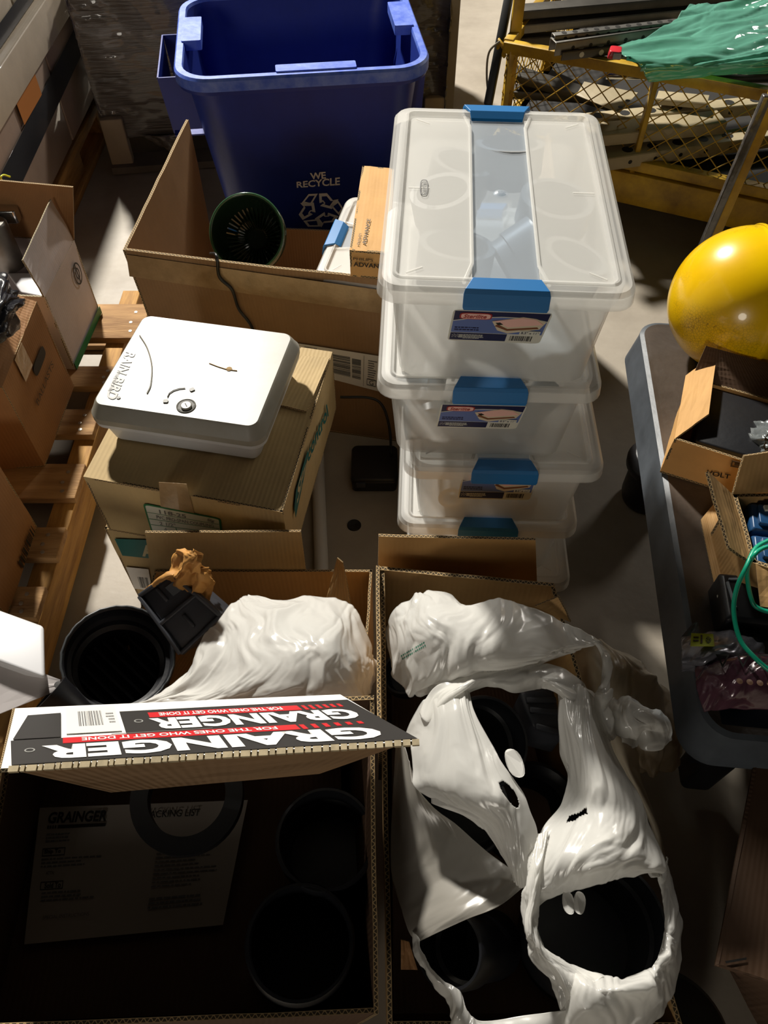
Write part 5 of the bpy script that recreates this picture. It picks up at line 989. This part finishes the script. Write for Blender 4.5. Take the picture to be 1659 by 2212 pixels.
m = MB(); wq_ = [V((xf, Y0, .14)), V((xf, Y1, .14)), V((xf, Y1, .40)), V((xf, Y0, .40))]; polys_on('dark_band', wq_, [[(.0, .42), (.95, .58), (.95, .86), (.0, .72)]], dkb, pw, .003); polys_on('orange_patch', wq_, [[(.26, .78), (.42, .78), (.42, 1.0), (.26, 1.0)]], pm('orange_patch_print', '#b0713a', .5, var=0), pw, .005)
polys_on('dark_band', [V((xf - .016, Y0, .503)), V((xf - .016, Y1, .503)), V((xf - .016, Y1, .7)), V((xf - .016, Y0, .7))], [rect(0, .02, 1, .22)], dkb, pw, .003)
dp = thing('black_wrapped_pallet', 'pallet load wrapped in ribbed black stretch film behind the blue recycling bin', 'pallet load', (-.3, 2.9, 0))
x0, x1, y0, y1 = -.90, .21, 2.46, 3.1
sheet('black_wrap', [[V((x0, y1, z)), V((x0 - .0, y0 + .2, z)), V((x0 + .01, y0 + .02, z)), V((x0 + .03, y0, z)), V((x0 + .35, y0 - .005, z)), V((-.2, y0, z)), V((x1 - .05, y0, z)), V((x1, y0 + .03, z)), V((x1, y1, z))] for z in (.10, .2, .3, .40, .50)], blackwrap, dp, nu=140, nv=90, amp=.005, fr=9, seed=12, an=(1, 1, 3.5))
m = MB(); m.box(((x0 + x1) / 2, (y0 + y1) / 2 + .02, .29), (x1 - x0 - .05, y1 - y0 - .04, .40)); m.make('load', blackwrap, dp)
for x in (x0 + .035, x1 - .035):
    m = MB(); m.box((x, y0 - .002, .09), (.07, .04, .16)); m.make('corner_post', pm('pale_board', '#a8977c', .6, var=.1), dp, bevel=.004)
m = MB(); m.box(((x0 + x1) / 2, y0 + .0, .015), (x1 - x0, .09, .022)); m.make('bottom_board', pm('grey_board', '#6f6558', .7, var=.2), dp); m = MB(); m.box((x1 + .012, y0 + .28, .28), (.03, .6, .5)); m.make('edge_board', pm('edge_board_paper', '#8d826f', .5, var=.15), dp)
sheet('loose_film', [[V((x0 + .12, y0 - .01, .11)), V((x0 + .2, y0 - .02, .11)), V((x0 + .3, y0 - .01, .11))], [V((x0 + .15, y0 - .012, .085)), V((x0 + .21, y0 - .03, .07)), V((x0 + .27, y0 - .01, .085))], [V((x0 + .18, y0 - .01, .07)), V((x0 + .21, y0 - .03, .055)), V((x0 + .24, y0 - .01, .07))]], blackwrap, dp, nu=20, nv=20, amp=.006, fr=30)
R7 = Matrix.Rotation(math.radians(8), 4, 'Z'); pv = V((x0, y0, 0)); dp.location = pv + R7 @ (dp.location - pv); dp.rotation_euler = (0, 0, math.radians(8))
# ------------------------------------------------------------------ yellow cart
yc = thing('yellow_mesh_cart', 'yellow steel cart with expanded-mesh sides, loaded with metal strips', 'cart', (.8, 2.3, 0))
A = PZ(1097, 100, .455); A = V((A.x, A.y, 0)); Bp = PZ(1659, 203, .455); dd = (V((Bp.x, Bp.y, 0)) - A).normalized(); nn = V((-dd.y, dd.x, 0)); Lc = 1.35; Dc = 1.15
Pc = lambda u, v, z: A + dd * u + nn * v + V((0, 0, z))
m = MB()
def rail(name, p, q, w_, h): 
    m = MB(); m.bar(p, q, w_, h); return m.make(name, yel, yc, bevel=.002)
rail('top_rail', Pc(-.01, 0, .455), Pc(Lc, 0, .455), .028, .028); rail('bottom_rail', Pc(0, 0, .215), Pc(Lc, 0, .215), .03, .03); rail('frame_beam', Pc(0, .0, .15), Pc(Lc, .0, .15), .045, .09)
for u in (.012, .405, .79, 1.15): rail('post', Pc(u, 0, .12), Pc(u, 0, .45), .028, .014)
rail('side_rail', Pc(0, 0, .46), Pc(0, Dc, .46), .026, .026); rail('side_beam', Pc(0, 0, .16), Pc(0, Dc, .16), .04, .08)
for v in (.06, .5, 1.0): rail('post', Pc(0, v, .12), Pc(0, v, .56 if v < .1 else .47), .02, .03)
def mesh_panel(f, L_, z0, z1, wd=.062, ht=.062):
    m = MB(); n = int(L_ / wd) + 8
    for s in (-1, 1):
        for k in range(-8, n + 8):
            u0 = k * wd; u1 = u0 + s * (z1 - z0) / ht * wd * 1.0; a_, b_ = (u0, z0), (u1, z1)
            if u1 == u0: continue
            def clip(t): return (a_[0] + (b_[0] - a_[0]) * t, a_[1] + (b_[1] - a_[1]) * t)
            ts = sorted([(0 - u0) / (u1 - u0), (L_ - u0) / (u1 - u0)]); t0_, t1_ = max(0, ts[0]), min(1, ts[1])
            if t1_ - t0_ < .02: continue
            p, q = clip(t0_), clip(t1_); m.tube([f(*p), f(*q)], .0016, 5)
    m.make('mesh_panel', yel, yc)
mesh_panel(lambda u, z: Pc(u, 0.004, z), Lc, .225, .445, .05, .045); mesh_panel(lambda u, z: Pc(0.0, u, z), Dc, .2, .45, .05, .045)
m = MB(); m.hexa([Pc(0, 0, .185), Pc(Lc, 0, .185), Pc(Lc, Dc, .185), Pc(0, Dc, .185)], [Pc(0, 0, .2), Pc(Lc, 0, .2), Pc(Lc, Dc, .2), Pc(0, Dc, .2)]); m.make('deck', pm('dark_deck', '#1f1c18', .7, var=.2), yc)
for u, v in ((.75, .05), (1.2, .08), (.15, .9), (1.2, .9)):
    m = MB(); m.lathe([(0, -.02), (.045, -.02), (.055, -.012), (.055, .012), (.045, .02), (0, .02)], Pc(u, v, .056), dd, 30); m.make('wheel', blackr, yc, bevel=.002)
m = MB(); m.tube([Pc(-.0, -.0, .44), Pc(-.025, -.01, .47), Pc(-.03, .01, .44), Pc(-.01, .02, .42)], .006, 8); m.make('corner_latch', yel, yc, smooth=True)
m = MB(); pts = [Pc(-.02, -.015, .47), Pc(-.045, -.02, .44), Pc(-.045, -.02, .38), Pc(-.03, -.02, .31)]; m.tube([cr1(pts, i / 20) for i in range(21)], .003, 6); m.make('latch_cord', pm('grey_cord', '#6f6656', .6, var=0), yc, smooth=True)
m = MB(); m.bar(PY(1054, 228, 2.22), PY(1100, -10, 2.36), .022, .03); tag(m.make('black_bar', blackr, bevel=.003), 'tall black bar standing beside the left corner of the yellow cart', 'bar')
# upright in front of the cart, partly wrapped
up = thing('yellow_upright', 'yellow steel upright partly wrapped in black film, behind the yellow tank', 'post', PZ(1560, 700, 0)); Yp = 1.72; a = PY(1680, 190, Yp); b = PY(1540, 512, Yp); b = b + (b - a).normalized() * .2
b.z = max(b.z, 0.0); m = MB(); m.bar(a, b, .03, .022); m.make('post', yel, up, bevel=.002)
q0, q1 = a * .98 + b * .02, a * .3 + b * .7; m = MB(); m.bar(q0 + V((-.016, -.006, 0)), q1 + V((-.016, -.006, 0)), .016, .026); m.make('film_wrap', pm('film_over_post', '#5b5754', .25, var=.3, vs_=40, coat=.8, bump=.8, bs=40), up, bevel=.003)
m = MB(); m.lathe([(.03, -.02), (.05, -.02), (.05, .02), (.03, .02), (.03, -.02)], PZ(1668, 452, .08), (.9, -.3, .2), 30); tag(autosmooth(m.make('grey_roll', pm('grey_tube', '#8a8478', .5, var=.1))), 'end of a small grey roll at the right edge above the yellow tank', 'roll')
# ---- load of strips
def strip(name, p0, p1, wd, ht, mat, label, cat, holes=0, hm=None, z=None, hs=(.014, .01), up=(0, 0, 1), group=None):
    a = PZ(*p0); b = PZ(*p1); o = thing(name, label, cat, a, 0, group); m = MB(); t = (b - a).normalized(); r = t.cross(V((0, 0, 1))).normalized()
    m.bar(a, b, wd, .003); m.bar(a - r * -wd / 2 - V((0, 0, ht / 2)), b - r * -wd / 2 - V((0, 0, ht / 2)), .003, ht); m.bar(a - r * wd / 2 - V((0, 0, ht / 2)), b - r * wd / 2 - V((0, 0, ht / 2)), .003, ht)
    m.make('channel', mat, o, bevel=.0008)
    if holes:
        m = MB(); n = int((b - a).length / holes)
        for k in range(1, n):
            c = a + t * (k * holes) + V((0, 0, .0018)); m.lathe([(0, .0006), (hs[0] / 2, .0004), (hs[0] / 2, 0)], c, (0, 0, 1), 10)
            c = a + t * (k * holes) + r * (wd / 2 + .0018) - V((0, 0, ht / 2)); m.lathe([(0, .0006), (hs[1] / 2, .0004), (hs[1] / 2, 0)], c, r, 8)
        m.make('punched_holes', hm or blk, o)
    return o
strip('steel_channel', (1118, 18, .50), (1800, -40, .50), .05, .02, steeld, 'topmost dull grey steel channel across the back of the yellow cart', 'steel channel')
strip('steel_channel', (1118, 48, .47), (1560, 5, .47), .055, .02, steel, 'bright-faced steel channel just in front of the topmost one on the cart', 'steel channel')
strip('steel_channel', (1120, 78, .44), (1470, 62, .44), .035, .02, steeld, 'shorter dark steel channel in the left back of the cart load', 'steel channel')
strip('perforated_angle', (1195, 75, .52), (1500, 40, .52), .02, .015, steel, 'small bright slotted strip lying on the long punched angle', 'steel strip', .03)
strip('perforated_angle', (1195, 88, .51), (1800, 0, .52), .035, .03, steel, 'long grey punched steel angle lying across the cart load', 'steel angle', .05, blk)
strip('perforated_angle', (1210, 108, .49), (1800, 42, .49), .03, .02, steeld, 'dark steel angle with a row of square white holes under the green film', 'steel angle', .055, labelw, hs=(.022, .014))
strip('steel_channel', (1232, 118, .45), (1420, 112, .46), .05, .02, steel, 'plain grey steel strip left of the green wrapped channel', 'steel channel')
gw = strip('wrapped_channel', (1375, 116, .50), (1800, 82, .50), .085, .025, pm('green_tinted_steel', '#86a896', .35, .3, var=.1), 'wide pale green steel channel wrapped in shiny green film on the cart', 'steel channel')
m = MB(); q = Q((V((0, 0, .505)), V((0, 0, 1))), (1352, 132), (1388, 140), (1395, 100), (1362, 95)); polys_on('end_plate', q, [rect(0, 0, 1, 1)], steel, gw, .002); polys_on('bolt_holes', q, [oval(.2, .2, .08, .08, 10), oval(.2, .8, .08, .08, 10), oval(.75, .2, .08, .08, 10), oval(.75, .85, .08, .08, 10)], blk, gw, .003)
sheet('green_film', [[PZ(1490, 10, .53), PZ(1600, 0, .54), PZ(1800, -40, .53)], [PZ(1440, 55, .525), PZ(1600, 40, .535), PZ(1800, 10, .53)], [PZ(1330, 105, .515), PZ(1560, 92, .53), PZ(1800, 66, .52)], [PZ(1380, 142, .51), PZ(1560, 135, .52), PZ(1800, 110, .51)], [PZ(1400, 175, .47), PZ(1560, 165, .48), PZ(1800, 150, .48)]], greenf, gw, nu=110, nv=90, amp=.007, fr=16, seed=5, an=(.6, 1.6, 1))
cl = thing('red_clamp', 'small red clamp hooked on the steel plate in the cart', 'clamp', PZ(1327, 122, .5)); m = MB(); c = PZ(1327, 122, .52); m.rr([(0, 0, 0, .034, .04, .006), (0, 0, .018, .028, .036, .006)], True, True, 3, Matrix.Translation(c) @ Matrix.Rotation(-.25, 4, 'Z')); m.make('body', pm('red_plastic', '#c8303a', .3, var=0, coat=.5), cl, bevel=.002); m = MB(); m.box(c + V((.0, -.018, .01)), (.02, .012, .014)); m.make('jaw', chrome, cl)
m = MB(); a, b = PZ(1310, 160, .42), PZ(1530, 163, .44); m.tube([a, b], .012, 14); tag(m.make('metal_tube', chrome, smooth=True), 'short shiny metal tube showing just above the cart top rail', 'tube')
m = MB(); a, b = PZ(1500, 163, .45), PZ(1800, 158, .46); m.tube([a, b], .02, 16); tag(m.make('black_tube', blackp, smooth=True), 'thick black tube lying along the cart load behind the top rail', 'tube')
pl2 = thing('bent_plate', 'beige folded metal plate seen through the cart mesh, left', 'plate', PZ(1310, 210, .3)); m = MB(); m.panel([PZ(1338, 243, .34), PZ(1378, 200, .36), PZ(1262, 176, .36), PZ(1245, 205, .34)], .002, 0, 0, 4, 4, 0); m.make('plate', tansteel, pl2); m = MB(); m.lathe([(0, .001), (.007, .001)], PZ(1356, 218, .355), (0, 0, 1), 10); m.lathe([(0, .001), (.007, .001)], PZ(1340, 232, .347), (0, 0, 1), 10); m.make('bolt_hole', blk, pl2)
strip('beige_beam', (1420, 205, .33), (1530, 215, .34), .05, .015, tansteel, 'short beige steel tray in the middle of the cart behind the mesh', 'steel channel')
strip('beige_beam', (1180, 262, .29), (1800, 200, .33), .045, .03, tansteel, 'upper of the two long beige slotted beams seen through the cart mesh', 'slotted beam', .075, blk, hs=(.03, .012))
strip('beige_beam', (1270, 282, .30), (1560, 252, .31), .07, .03, tansteel, 'wide plain beige beam between the two slotted beams in the cart', 'steel channel')
strip('beige_beam', (1300, 332, .25), (1800, 262, .27), .06, .035, tansteel, 'lower and nearest of the long beige slotted beams seen through the cart mesh', 'slotted beam', .075, blk, hs=(.032, .012))
strip('steel_channel', (1110, 150, .32), (1400, 240, .26), .06, .02, steeld, 'dull steel channel lying low in the left corner of the cart behind the mesh', 'steel channel')
strip('steel_channel', (1110, 190, .28), (1340, 205, .28), .05, .02, steeld, 'dark steel channel below the beige plate in the left corner of the cart', 'steel channel')
